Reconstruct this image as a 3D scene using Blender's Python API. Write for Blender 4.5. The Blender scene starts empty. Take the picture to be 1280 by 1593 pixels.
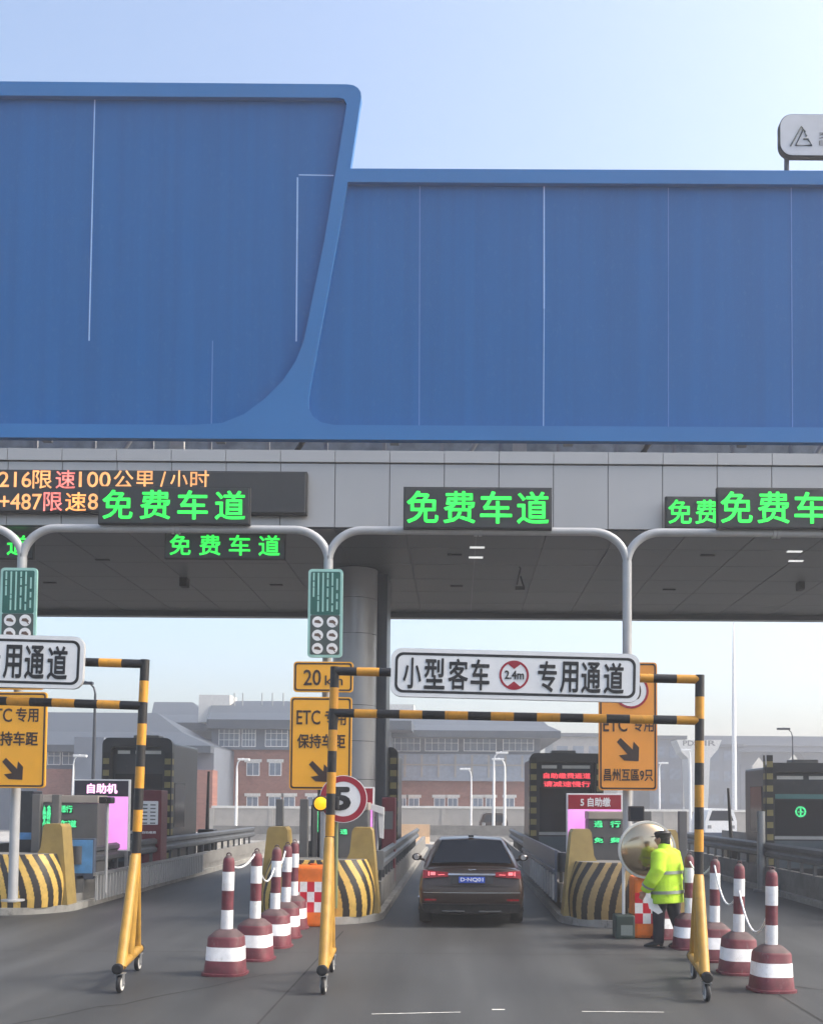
import bpy, bmesh, math, random
from mathutils import Vector, Matrix, Euler
from mathutils.geometry import tessellate_polygon
random.seed(7)
SC = bpy.context.scene
COL = SC.collection
rad = math.radians

# ------------------------------------------------------------------ camera
F, CAMH, VX, HY, PITCH, ROLL = 1700.0, 2.1, 712.0, 1250.0, rad(3.0), rad(0.4)
CY = HY - F*math.tan(PITCH)
cam = bpy.data.cameras.new('camera'); co = bpy.data.objects.new('camera', cam); COL.objects.link(co)
RM = Matrix.Rotation(rad(90)+PITCH, 3, 'X') @ Matrix.Rotation(ROLL, 3, 'Z')
co.matrix_world = Matrix.Translation((0, 0, CAMH)) @ RM.to_4x4()
cam.sensor_fit = 'VERTICAL'; cam.sensor_height = 36.0; cam.lens = F/1593*36.0
cam.shift_x = -(VX-640)/1593; cam.shift_y = (CY-796.5)/1593
cam.clip_start = 0.1; cam.clip_end = 3000
SC.camera = co

# ------------------------------------------------------------------ world, sun, exposure
SUN_EL, SUN_AZ = rad(45), rad(92)      # azimuth clockwise from +Y: from the right
w = bpy.data.worlds.new('World'); SC.world = w; w.use_nodes = True
nt = w.node_tree; bg = nt.nodes['Background']
sk = nt.nodes.new('ShaderNodeTexSky'); sk.sky_type = 'NISHITA'; sk.sun_disc = False
sk.sun_elevation = SUN_EL; sk.sun_rotation = SUN_AZ
sk.air_density = 0.85; sk.dust_density = 5.0; sk.ozone_density = 1.0; sk.ozone_density = 1.0; sk.altitude = 0
mx = nt.nodes.new('ShaderNodeMixRGB'); mx.blend_type = 'MULTIPLY'; mx.inputs[0].default_value = 1; mx.inputs[2].default_value = (1.03, 1.02, .965, 1)
nt.links.new(sk.outputs[0], mx.inputs[1]); nt.links.new(mx.outputs[0], bg.inputs[0]); bg.inputs[1].default_value = 0.15
sl = bpy.data.lights.new('sun', 'SUN'); sl.energy = 0.85; sl.angle = rad(12); sl.color = (1, .98, .96)
so = bpy.data.objects.new('sun', sl); COL.objects.link(so)
sd = Vector((math.sin(SUN_AZ)*math.cos(SUN_EL), math.cos(SUN_AZ)*math.cos(SUN_EL), math.sin(SUN_EL)))
so.rotation_euler = sd.to_track_quat('Z', 'Y').to_euler(); so.location = (30, -30, 60)
SC.view_settings.view_transform = 'Standard'; SC.view_settings.look = 'None'
SC.view_settings.exposure = 1.42; SC.view_settings.gamma = 1.0

# ------------------------------------------------------------------ helpers
def at(x, y, D):
    d = RM @ Vector(((x-VX)/F, -(y-CY)/F, -1)); t = D/d.y
    return Vector((0, 0, CAMH)) + d*t
def gnd(x, y):
    d = RM @ Vector(((x-VX)/F, -(y-CY)/F, -1)); t = -CAMH/d.z
    return Vector((0, 0, CAMH)) + d*t
def rect(x0, y0, x1, y1, D):
    c = at((x0+x1)/2, (y0+y1)/2, D); a = at(x0, (y0+y1)/2, D); b = at((x0+x1)/2, y0, D)
    hw = abs(c.x-a.x); hh = abs(b.z-c.z)
    return c.x-hw, c.x+hw, c.z-hh, c.z+hh
def s2l(c):
    return tuple(((v/255+.055)/1.055)**2.4 if v > 10 else v/255/12.92 for v in c)
MATS = {}
def mat(name, rgb, rough=.6, metal=0., var=.08, scale=3., bump=0., emit=0., stretch=None, coat=0., lin=False, spec=None, wear=None, wamt=.5):
    if name in MATS: return MATS[name]
    m = bpy.data.materials.new(name); m.use_nodes = True; n = m.node_tree.nodes; l = m.node_tree.links
    p = n['Principled BSDF']; c = rgb if lin else s2l(rgb)
    p.inputs['Roughness'].default_value = rough; p.inputs['Metallic'].default_value = metal
    p.inputs['Coat Weight'].default_value = coat
    if spec is not None: p.inputs['Specular IOR Level'].default_value = spec
    tc = n.new('ShaderNodeTexCoord'); mp = n.new('ShaderNodeMapping'); l.new(tc.outputs['Object'], mp.inputs[0])
    oi = n.new('ShaderNodeObjectInfo'); om = n.new('ShaderNodeMath'); om.operation = 'MULTIPLY'; om.inputs[1].default_value = 37.0
    l.new(oi.outputs['Random'], om.inputs[0]); l.new(om.outputs[0], mp.inputs['Location'])
    if stretch: mp.inputs['Scale'].default_value = stretch
    nz = n.new('ShaderNodeTexNoise'); nz.inputs['Scale'].default_value = scale; nz.inputs['Detail'].default_value = 6
    l.new(mp.outputs[0], nz.inputs['Vector'])
    cr = n.new('ShaderNodeValToRGB'); cr.color_ramp.elements[0].position = .3; cr.color_ramp.elements[1].position = .7
    cr.color_ramp.elements[0].color = (*[v*(1-var) for v in c], 1); cr.color_ramp.elements[1].color = (*[min(1, v*(1+var)) for v in c], 1)
    l.new(nz.outputs[0], cr.inputs[0]); src = cr.outputs[0]
    if wear:
        wn = n.new('ShaderNodeTexNoise'); wn.inputs['Scale'].default_value = 14; wn.inputs['Detail'].default_value = 10; wn.inputs['Roughness'].default_value = .7
        wm = n.new('ShaderNodeMapping'); wm.inputs['Scale'].default_value = (1, 1, .45); l.new(om.outputs[0], wm.inputs['Location']); l.new(tc.outputs['Object'], wm.inputs[0]); l.new(wm.outputs[0], wn.inputs['Vector'])
        wr = n.new('ShaderNodeValToRGB'); wr.color_ramp.elements[0].position = .56; wr.color_ramp.elements[1].position = .68
        wr.color_ramp.elements[0].color = (0, 0, 0, 1); wr.color_ramp.elements[1].color = (wamt, wamt, wamt, 1); l.new(wn.outputs[0], wr.inputs[0])
        wx = n.new('ShaderNodeMixRGB'); wx.inputs[2].default_value = (*s2l(wear), 1); l.new(wr.outputs[0], wx.inputs[0]); l.new(src, wx.inputs[1]); src = wx.outputs[0]
    l.new(src, p.inputs['Base Color'])
    if bump:
        b = n.new('ShaderNodeBump'); b.inputs['Strength'].default_value = bump; b.inputs['Distance'].default_value = .01
        n2 = n.new('ShaderNodeTexNoise'); n2.inputs['Scale'].default_value = scale*15; l.new(mp.outputs[0], n2.inputs['Vector'])
        l.new(n2.outputs[0], b.inputs['Height']); l.new(b.outputs[0], p.inputs['Normal'])
    if emit:
        l.new(cr.outputs[0], p.inputs['Emission Color']); p.inputs['Emission Strength'].default_value = emit
    MATS[name] = m
    return m
class MB:
    def __init__(s): s.v = []; s.f = []; s.m = []; s.sm = []
    def add(s, vs, fs, mi=0, smooth=False):
        o = len(s.v); s.v += [tuple(v) for v in vs]
        for f in fs: s.f.append([i+o for i in f]); s.m.append(mi); s.sm.append(smooth)
        return s
    def box(s, x0, x1, y0, y1, z0, z1, mi=0):
        x0, x1 = sorted((x0, x1)); y0, y1 = sorted((y0, y1)); z0, z1 = sorted((z0, z1))
        return s.add([(x0,y0,z0),(x1,y0,z0),(x1,y1,z0),(x0,y1,z0),(x0,y0,z1),(x1,y0,z1),(x1,y1,z1),(x0,y1,z1)],
              [(0,3,2,1),(4,5,6,7),(0,1,5,4),(1,2,6,5),(2,3,7,6),(3,0,4,7)], mi)
    def bbox(s, x0, x1, y0, y1, z0, z1, b=.02, mi=0):      # chamfered box
        x0, x1 = sorted((x0, x1)); y0, y1 = sorted((y0, y1)); z0, z1 = sorted((z0, z1))
        bm = bmesh.new(); bmesh.ops.create_cube(bm, size=1)
        for v in bm.verts: v.co = Vector(((x0+x1)/2+v.co.x*(x1-x0), (y0+y1)/2+v.co.y*(y1-y0), (z0+z1)/2+v.co.z*(z1-z0)))
        bmesh.ops.bevel(bm, geom=bm.edges[:], offset=b, segments=2, affect='EDGES', profile=.6)
        bm.verts.index_update()
        s.add([v.co for v in bm.verts], [[v.index for v in f.verts] for f in bm.faces], mi); bm.free(); return s
    def prism(s, poly, y0, y1, mi=0, holes=(), miside=None):   # polygon(s) in XZ extruded along Y
        loops = [list(poly)]+[list(h) for h in holes]; flat = [p for L in loops for p in L]
        tri = tessellate_polygon([[Vector((p[0], p[1], 0)) for p in L] for L in loops]); n = len(flat)
        vs = [(p[0], y0, p[1]) for p in flat]+[(p[0], y1, p[1]) for p in flat]
        fs = []
        for t in tri:
            a, b, c = [Vector((flat[i][0], flat[i][1])) for i in t]
            cr = (b-a).x*(c-a).y-(b-a).y*(c-a).x
            t = tuple(t) if cr > 0 else tuple(t[::-1])
            fs.append(t); fs.append(tuple(i+n for i in t[::-1]))
        s.add(vs, fs, mi)
        sf = []; o = 0
        for k, L in enumerate(loops):
            ar = sum(L[i][0]*L[(i+1) % len(L)][1]-L[(i+1) % len(L)][0]*L[i][1] for i in range(len(L)))
            for i in range(len(L)):
                a, b = o+i, o+(i+1) % len(L)
                q = (a, a+n, b+n, b)
                if (ar > 0) == (k == 0): q = q
                else: q = q[::-1]
                sf.append(q)
            o += len(L)
        base = len(s.v)-2*n
        for q in sf: s.f.append([i+base for i in q]); s.m.append(mi if miside is None else miside); s.sm.append(False)
        return s
    def prismx(s, poly, x0, x1, mi=0):            # polygon in YZ extruded along X
        n = len(poly); vs = [(x0, p[0], p[1]) for p in poly]+[(x1, p[0], p[1]) for p in poly]
        tri = tessellate_polygon([[Vector((p[0], p[1], 0)) for p in poly]]); fs = []
        for t in tri: fs.append(tuple(t)); fs.append(tuple(i+n for i in t[::-1]))
        for i in range(n): fs.append((i, (i+1) % n, (i+1) % n+n, i+n))
        return s.add(vs, fs, mi)
    def prismz(s, poly, z0, z1, mi=0):
        n = len(poly); vs = [(p[0], p[1], z0) for p in poly]+[(p[0], p[1], z1) for p in poly]
        return s.add(vs, [list(range(n))[::-1], list(range(n, 2*n))]+[(i, (i+1) % n, (i+1) % n+n, i+n) for i in range(n)], mi)
    def tube(s, pts, r, n=12, mi=0, cap=True, mis=None):
        pts = [Vector(p) for p in pts]; N = len(pts)
        rs = list(r) if hasattr(r, '__len__') else [r]*N; vs = []; ref = None
        for i, p in enumerate(pts):
            t = (pts[min(i+1, N-1)]-pts[max(i-1, 0)]).normalized()
            if ref is None: ref = Vector((1, 0, 0)) if abs(t.z) > .6 else Vector((0, 0, 1))
            ref = (ref-t*ref.dot(t)).normalized(); b = t.cross(ref); q = rs[i]
            qa, qb = q if hasattr(q, '__len__') else (q, q)
            for k in range(n):
                a = 2*math.pi*k/n; vs.append(p+ref*math.cos(a)*qa+b*math.sin(a)*qb)
        o = len(s.v); s.v += [tuple(v) for v in vs]
        for i in range(N-1):
            for k in range(n):
                s.f.append([o+i*n+k, o+i*n+(k+1) % n, o+(i+1)*n+(k+1) % n, o+(i+1)*n+k]); s.m.append(mis[i] if mis else mi); s.sm.append(True)
        if cap:
            for st, m_, rv in ((0, mis[0] if mis else mi, 1), ((N-1)*n, mis[-1] if mis else mi, 0)):
                q = len(s.v); s.v += [s.v[o+st+k] for k in range(n)]; f = list(range(q, q+n)); s.f.append(f[::-1] if rv else f); s.m.append(m_); s.sm.append(False)
        return s
    def lathe(s, prof, c=(0, 0, 0), n=32, mis=None, mi=0, axis='Z', sq=0., smooth=True):
        prof = list(prof); rings = []; o = len(s.v)
        def ring(r, h):
            q = len(s.v)
            for k in range(n):
                a = 2*math.pi*(k+.5)/n; ca, sa = math.cos(a), math.sin(a); u = 1.
                if sq: u = (abs(ca)**(2+sq)+abs(sa)**(2+sq))**(-1/(2+sq))
                x, y = r*ca*u, r*sa*u
                v = (x, y, h) if axis == 'Z' else ((x, h, y) if axis == 'Y' else (h, x, y))
                s.v.append((v[0]+c[0], v[1]+c[1], v[2]+c[2]))
            return q
        P = len(prof); prev = ring(*prof[0]); first = prev
        for i in range(P-1):
            nx_ = ring(*prof[i+1])
            for k in range(n):
                s.f.append([prev+k, prev+(k+1) % n, nx_+(k+1) % n, nx_+k]); s.m.append(mis[i] if mis else mi); s.sm.append(smooth)
            prev = nx_
            if i < P-2:
                d0 = math.atan2(prof[i+1][1]-prof[i][1], prof[i+1][0]-prof[i][0]); d1 = math.atan2(prof[i+2][1]-prof[i+1][1], prof[i+2][0]-prof[i+1][0])
                if abs((d1-d0+math.pi) % (2*math.pi)-math.pi) > rad(38): prev = ring(*prof[i+1])
        for (r, h), m_, rv in ((prof[0], mis[0] if mis else mi, 1), (prof[-1], mis[-1] if mis else mi, 0)):
            q = ring(r, h); f = list(range(q, q+n)); s.f.append(f[::-1] if rv else f); s.m.append(m_); s.sm.append(False)
        return s
    def build(s, name, mats, parent=None, origin=(0, 0, 0), fix=True):
        if not isinstance(mats, (list, tuple)): mats = [mats]
        o3 = Vector(origin)
        if parent is not None:
            o3 = Vector((0, 0, 0)); q = parent
            while q: o3 += q.location; q = q.parent
        me = bpy.data.meshes.new(name); me.from_pydata([tuple(Vector(v)-o3) for v in s.v], [], s.f)
        for m in mats: me.materials.append(m)
        for i, p in enumerate(me.polygons): p.material_index = s.m[i]; p.use_smooth = s.sm[i]
        if fix:
            bm = bmesh.new(); bm.from_mesh(me); bmesh.ops.recalc_face_normals(bm, faces=bm.faces[:]); bm.to_mesh(me); bm.free()
        me.update(); ob = bpy.data.objects.new(name, me); COL.objects.link(ob)
        if parent is not None: ob.parent = parent
        else: ob.location = o3
        return ob
def tag(o, label=None, cat=None, group=None, kind=None):
    if label: o['label'] = label
    if cat: o['category'] = cat
    if group: o['group'] = group
    if kind: o['kind'] = kind
    return o
def thing(name, label, cat, loc=(0, 0, 0), group=None):
    o = bpy.data.objects.new(name, None); COL.objects.link(o); o.location = loc; o.empty_display_size = .2
    return tag(o, label, cat, group)
def kids(o): return [c for c in bpy.data.objects if c.parent == o]
def dup(o, parent=None):
    c = o.copy(); COL.objects.link(c)
    if parent is not None: c.parent = parent; c.matrix_parent_inverse = o.matrix_parent_inverse.copy()
    for ch in kids(o): dup(ch, c)
    return c
def rr(x0, x1, z0, z1, r, n=6):
    out = []
    for (cx, cz, a0) in ((x1-r, z0+r, -90), (x1-r, z1-r, 0), (x0+r, z1-r, 90), (x0+r, z0+r, 180)):
        for k in range(n+1):
            a = rad(a0+90*k/n); out.append((cx+r*math.cos(a), cz+r*math.sin(a)))
    return out
def circ(cx, cz, r, n=28): return [(cx+r*math.cos(2*math.pi*k/n), cz+r*math.sin(2*math.pi*k/n)) for k in range(n)]
def text(s, r, D, m, parent, name='lettering', off=.0, depth=.006, fit=True, keep=False):
    """lettering lying on plane Y=D, filling world rect r=(x0,x1,z0,z1)"""
    cu = bpy.data.curves.new('t', 'FONT'); cu.body = s; cu.size = 1;  cu.resolution_u = 3
    ob = bpy.data.objects.new('t', cu); COL.objects.link(ob)
    dg = bpy.context.evaluated_depsgraph_get(); ev = ob.evaluated_get(dg); me = bpy.data.meshes.new_from_object(ev)
    bpy.data.objects.remove(ob); bpy.data.curves.remove(cu)
    if not me.vertices: return None
    xs = [v.co.x for v in me.vertices]; ys = [v.co.y for v in me.vertices]
    ax, bx, ay, by = min(xs), max(xs), min(ys), max(ys)
    fs = [list(p.vertices) for p in me.polygons]
    sx = (r[1]-r[0])/(bx-ax); sz = (r[3]-r[2])/(by-ay)
    if keep: sx = sz = min(sx, sz)
    cx, cz = (r[0]+r[1])/2, (r[2]+r[3])/2
    P = [(cx+(v.co.x-(ax+bx)/2)*sx, cz+(v.co.y-(ay+by)/2)*sz) for v in me.vertices]
    # extrude shallowly: front face, back face skipped, walls from boundary edges
    n = len(P); vs = [(p[0], D-depth, p[1]) for p in P]+[(p[0], D, p[1]) for p in P]
    from collections import Counter
    ec = Counter(); 
    for f in fs:
        for i in range(len(f)): a, b = f[i], f[(i+1) % len(f)]; ec[(min(a, b), max(a, b))] += 1
    side = []
    for f in fs:
        for i in range(len(f)):
            a, b = f[i], f[(i+1) % len(f)]
            if ec[(min(a, b), max(a, b))] == 1: side.append((b, a, a+n, b+n))
    mb = MB(); nb = 8 if off > 0 else 1; bw = off*1.0
    for q in range(nb):
        dx = math.cos(2*math.pi*q/nb)*bw*sx if off > 0 else 0; dz = math.sin(2*math.pi*q/nb)*bw*sz if off > 0 else 0
        mb.add([(v[0]*1+dx, v[1]-(q*.0003 if k_ < n else 0), v[2]+dz) for k_, v in enumerate(vs)], fs+side)
    bpy.data.meshes.remove(me)
    return mb.build(name, m, parent, fix=False)
def evaluated(ob, name, mats, parent):
    dg = bpy.context.evaluated_depsgraph_get(); dg.update(); me = bpy.data.meshes.new_from_object(ob.evaluated_get(dg))
    bpy.data.objects.remove(ob); me.name = name
    me.materials.clear()
    for m in mats: me.materials.append(m)
    for p in me.polygons: p.use_smooth = True
    o = bpy.data.objects.new(name, me); COL.objects.link(o); o.parent = parent
    return o
def remesh(mb, name, m, parent, vox=.012, smooth=4):
    o = mb.build(name, m, None)
    r = o.modifiers.new('r', 'REMESH'); r.mode = 'VOXEL'; r.voxel_size = vox
    q = o.modifiers.new('s', 'SMOOTH'); q.iterations = smooth; q.factor = .6
    bpy.context.view_layer.update()
    return evaluated(o, name, [m], parent)

# ------------------------------------------------------------------ materials
M = dict(
 blue=mat('blue_cladding', (12, 90, 152), .6, 0, .07, .9, stretch=(5, 1, .12), wear=(70, 116, 166), wamt=.22, spec=.2),
 bluef=mat('blue_frame', (40, 106, 166), .5, 0, .05, .6, spec=.25),
 seam=mat('pale_seam', (150, 185, 225), .5), seamd=mat('blue_seam', (84, 126, 186), .5),
 panel=mat('grey_aluminium_panel', (166, 166, 166), .38, .25, .05, .5),
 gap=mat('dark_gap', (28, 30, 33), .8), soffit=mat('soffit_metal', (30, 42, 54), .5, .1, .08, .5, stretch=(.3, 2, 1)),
 steel=mat('galvanised_steel', (150, 153, 156), .35, .55, .1, 4), steelp=mat('grey_painted_steel', (168, 170, 172), .4, .1, .06, 5),
 colm=mat('column_cladding', (150, 152, 156), .32, .3, .06, 1.5), dark=mat('dark_cladding', (52, 58, 68), .4, .2, .1, 2),
 black=mat('black_paint', (26, 26, 28), .45, 0, .15, 8, wear=(74, 70, 62), wamt=.4), yellow=mat('yellow_paint', (196, 138, 40), .5, 0, .12, 9, bump=.1, wear=(120, 96, 50), wamt=.6),
 yleg=mat('yellow_leg_paint', (172, 132, 54), .5, 0, .15, 6, bump=.1, wear=(126, 100, 54), wamt=.6),
 led=mat('led_board_face', (38, 42, 46), .6, 0, .1, 30), green=mat('green_led', (36, 222, 70), .5, emit=.62, var=.25, scale=6),
 dgreen=mat('dim_green_led', (60, 190, 120), .5, emit=.5, var=.5, scale=25),
 amber=mat('amber_led', (220, 150, 90), .5, emit=.5, var=.3, scale=4), redled=mat('red_led', (200, 60, 70), .5, emit=.7, var=.3, scale=6),
 sgreen=mat('sign_green', (22, 88, 78), .45), slight=mat('sign_mint', (150, 195, 185), .45), sgrey=mat('sign_grey', (62, 74, 72), .5),
 white=mat('white_paint', (225, 226, 226), .45, 0, .05, 6), offw=mat('off_white', (206, 205, 200), .55, 0, .08, 4),
 ylsign=mat('sign_yellow', (236, 168, 36), .45, 0, .05, 3), orsign=mat('sign_orange_yellow', (224, 146, 52), .45, 0, .05, 3),
 red=mat('sign_red', (150, 22, 44), .45), dred=mat('dark_red', (98, 24, 38), .5, 0, .15, 5),
 cred=mat('cone_faded_red', (100, 44, 54), .6, 0, .25, 9, bump=.2, wear=(116, 92, 94), wamt=.7), cgrey=mat('cone_dirty_red', (84, 66, 68), .7, 0, .25, 9, bump=.2),
 cwhite=mat('cone_white_band', (222, 223, 224), .4, 0, .08, 12, wear=(150, 146, 142), wamt=.5), rubber=mat('rubber', (30, 30, 32), .7, 0, .2, 10),
 chrome=mat('chrome', (210, 212, 215), .15, 1, .03), asphalt=None,
 conc=mat('concrete', (118, 117, 114), .85, 0, .2, 2, bump=.4, wear=(78, 76, 72), wamt=.6), kerb=mat('kerb_concrete', (142, 141, 136), .85, 0, .2, 3, bump=.4, wear=(84, 82, 78), wamt=.7),
 lilac=mat('lilac_screen', (222, 140, 214), .5, emit=.42, var=.12, scale=2), lilacd=mat('screen_header', (48, 44, 58), .4),
 kgrey=mat('kiosk_grey', (96, 96, 96), .5, 0, .08, 4), kbeige=mat('kiosk_beige', (166, 156, 145), .5, 0, .08, 4),
 booth=mat('booth_dark', (46, 50, 56), .35, .2, .15, 2, wear=(80, 82, 84), wamt=.4), lowpan=mat('booth_lower_panel', (74, 88, 98), .5, 0, .1, 3), rail=mat('guard_rail_steel', (82, 86, 90), .55, .3, .18, 3, wear=(92, 80, 70), wamt=.4), glassd=mat('dark_glass', (28, 34, 44), .08, 0, .1, 2), 
 khaki=mat('faded_khaki', (142, 132, 84), .6, 0, .15, 6), sky=mat('poster_blue', (92, 150, 200), .5, 0, .2, 4),
 orange=mat('orange_plastic', (222, 112, 32), .5, 0, .12, 6, wear=(150, 92, 54), wamt=.5), checkr=mat('checker_red', (196, 26, 48), .4),
 brick=mat('brick', (140, 96, 92), .85, 0, .1, 6), roof=mat('roof_grey', (62, 70, 80), .6, 0, .1, 1.5, stretch=(1, 6, 1)),
 bwall=mat('grey_wall', (98, 106, 118), .7, 0, .08, 1), bpale=mat('pale_band', (138, 148, 162), .7, 0, .15, 4),
 wglass=mat('window_glass', (110, 122, 138), .15, 0, .2, 2), cream=mat('cream_wall', (158, 154, 148), .8, 0, .08, 2),
 hivis=mat('hivis_fabric', (180, 222, 50), .85, 0, .14, 7, bump=1.0), tape=mat('reflective_tape', (140, 148, 140), .35, .3),
 navy=mat('navy_trousers', (22, 26, 40), .85, 0, .2, 10, bump=.3), skin=mat('skin', (178, 130, 104), .55, 0, .05, 10), hair=mat('black_hair', (14, 13, 13), .6),
 car=mat('car_paint', (58, 44, 38), .3, .6, .05, 2, coat=.6), tail=mat('tail_light', (120, 12, 22), .2, 0, .5, 30, emit=.06),
 taillit=mat('tail_light_lit', (235, 110, 115), .2, emit=.45), platb=mat('plate_blue', (30, 70, 170), .4),
 mirror=mat('convex_mirror', (196, 176, 146), .16, 1., .03), dkgreen=mat('dark_green_base', (52, 66, 62), .6, 0, .15, 5),
 bluerail=mat('blue_grey_panel', (84, 94, 112), .45, .2, .1, 3), beige=mat('beige_barrier', (214, 178, 140), .7, 0, .08, 2),
 yball=mat('yellow_lamp', (250, 180, 10), .3, emit=.35), teal=mat('teal_strip', (70, 120, 120), .4), brown=mat('brown_box', (96, 76, 66), .6, 0, .1, 4),
)
def road_mat():
    m = bpy.data.materials.new('road_surface'); m.use_nodes = True; n = m.node_tree.nodes; l = m.node_tree.links
    p = n['Principled BSDF']; tc = n.new('ShaderNodeTexCoord')
    def noise(sc, stretch, det=5):
        mp = n.new('ShaderNodeMapping'); mp.inputs['Scale'].default_value = stretch; l.new(tc.outputs['Object'], mp.inputs[0])
        z = n.new('ShaderNodeTexNoise'); z.inputs['Scale'].default_value = sc; z.inputs['Detail'].default_value = det; l.new(mp.outputs[0], z.inputs['Vector']); return z
    a = noise(.35, (1, .35, 1)); b = noise(1.5, (1, .07, 1)); c = noise(60, (1, 1, 1), 3)
    r = n.new('ShaderNodeValToRGB'); r.color_ramp.elements[0].position = .32; r.color_ramp.elements[1].position = .7
    r.color_ramp.elements[0].color = (.036, .038, .039, 1); r.color_ramp.elements[1].color = (.064, .068, .071, 1); l.new(a.outputs[0], r.inputs[0])
    r2 = n.new('ShaderNodeValToRGB'); r2.color_ramp.elements[0].position = .3; r2.color_ramp.elements[1].position = .75
    r2.color_ramp.elements[0].color = (.62, .62, .62, 1); r2.color_ramp.elements[1].color = (1.28, 1.27, 1.25, 1); l.new(b.outputs[0], r2.inputs[0])
    r3 = n.new('ShaderNodeValToRGB'); r3.color_ramp.elements[0].color = (.68, .68, .68, 1); r3.color_ramp.elements[1].color = (1.32, 1.32, 1.32, 1)
    l.new(c.outputs[0], r3.inputs[0])
    x = n.new('ShaderNodeMixRGB'); x.blend_type = 'MULTIPLY'; x.inputs[0].default_value = 1; l.new(r.outputs[0], x.inputs[1]); l.new(r2.outputs[0], x.inputs[2])
    y = n.new('ShaderNodeMixRGB'); y.blend_type = 'MULTIPLY'; y.inputs[0].default_value = 1; l.new(x.outputs[0], y.inputs[1]); l.new(r3.outputs[0], y.inputs[2])
    l.new(y.outputs[0], p.inputs['Base Color']); p.inputs['Roughness'].default_value = .62
    bp = n.new('ShaderNodeBump'); bp.inputs['Strength'].default_value = .35; bp.inputs['Distance'].default_value = .01; l.new(c.outputs[0], bp.inputs['Height']); l.new(bp.outputs[0], p.inputs['Normal'])
    return m
M['road'] = road_mat()
def brick_mat():
    m = M['brick']; n = m.node_tree.nodes; l = m.node_tree.links; p = n['Principled BSDF']
    tc = n.new('ShaderNodeTexCoord'); mp = n.new('ShaderNodeMapping'); mp.inputs['Rotation'].default_value = (rad(90), 0, 0); l.new(tc.outputs['Object'], mp.inputs[0])
    b = n.new('ShaderNodeTexBrick'); b.inputs['Scale'].default_value = 2.2; l.new(mp.outputs[0], b.inputs['Vector'])
    b.inputs['Color1'].default_value = (*s2l((144, 98, 86)), 1); b.inputs['Color2'].default_value = (*s2l((126, 84, 76)), 1); b.inputs['Mortar'].default_value = (*s2l((150, 116, 104)), 1)
    b.inputs['Mortar Size'].default_value = .012
    l.new(b.outputs[0], p.inputs['Base Color'])
brick_mat()

# ------------------------------------------------------------------ ground
g = MB(); N = 40
xs = [-700, -250, -120, -60]+[-40+2*i for i in range(41)]+[60, 120, 250, 700]; ys = [-60, -20]+[2*i for i in range(0, 40)]+[100, 140, 200, 300, 600, 1400]
vs = [(x, y, 0) for y in ys for x in xs]; nx = len(xs)
g.add(vs, [(j*nx+i, j*nx+i+1, (j+1)*nx+i+1, (j+1)*nx+i) for j in range(len(ys)-1) for i in range(nx-1)])
tag(g.build('road', M['road'], fix=False), kind='structure')
pale = mat('pale_concrete_apron', (150, 149, 146), .8, 0, .2, .5, stretch=(1, .3, 1), bump=.3)
mb = MB(); mb.add([(-60, 56, .004), (60, 56, .004), (60, 110, .004), (-60, 110, .004)], [(0, 1, 2, 3)])
tag(mb.build('far_pavement', pale, fix=False), kind='structure')
cr_ = MB(); random.seed(11)
for (x0, y0, x1, y1) in ((-4.6, 9.6, -2.3, 13.4), (5.0, 12.0, 6.9, 9.2), (3.2, 13.8, 5.2, 11.3)):
    n_ = 14; P_ = [(x0+(x1-x0)*k/n_+random.uniform(-.05, .05), y0+(y1-y0)*k/n_+random.uniform(-.08, .08)) for k in range(n_+1)]
    for (a0, b0), (a1, b1) in zip(P_[:-1], P_[1:]):
        w_ = random.uniform(.006, .014); d_ = Vector((a1-a0, b1-b0, 0)).normalized(); q_ = Vector((-d_.y, d_.x, 0))*w_
        cr_.add([(a0-q_.x, b0-q_.y, .004), (a1-q_.x, b1-q_.y, .004), (a1+q_.x, b1+q_.y, .004), (a0+q_.x, b0+q_.y, .004)], [(0, 1, 2, 3)])
tag(cr_.build('road_crack', mat('crack_dark', (44, 44, 44), .9), fix=False), kind='structure')
# thin worn lines, pavement joints and tar cracks on the road
mk = MB()
def strip(mbx, a, b, wd, z=.004):
    a, b = Vector(a), Vector(b); d = (b-a).normalized(); s = Vector((-d.y, d.x, 0))*wd/2
    mbx.add([(a-s)+Vector((0, 0, z)), (b-s)+Vector((0, 0, z)), (b+s)+Vector((0, 0, z)), (a+s)+Vector((0, 0, z))], [(0, 1, 2, 3)])
wornl = mat('worn_white_line', (196, 196, 192), .7, 0, .25, 12)
for (x0, y0, x1, y1, wd) in ((578, 1578, 716, 1575, .028), (765, 1571, 785, 1571, .05), (905, 1574, 1032, 1575, .028)):
    a, b = gnd(x0, y0), gnd(x1, y1); a.z = b.z = 0; strip(mk, a, b, wd)
tag(mk.build('road_line', wornl, fix=False), kind='structure')
jn = MB(); tar = mat('tar_joint', (44, 44, 44), .8, 0, .3, 10)
for X in (-1.9, 3.55, -7.6): strip(jn, (X, 2, 0), (X+.05, 18, 0), .025)
for Y in (10.2, 15.4): 
    for X0, X1 in ((-8, -2), (-1.85, 3.5), (3.6, 9)): strip(jn, (X0, Y, 0), (X1, Y+.03, 0), .014)
tag(jn.build('pavement_joint', tar, fix=False), kind='structure')
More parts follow.
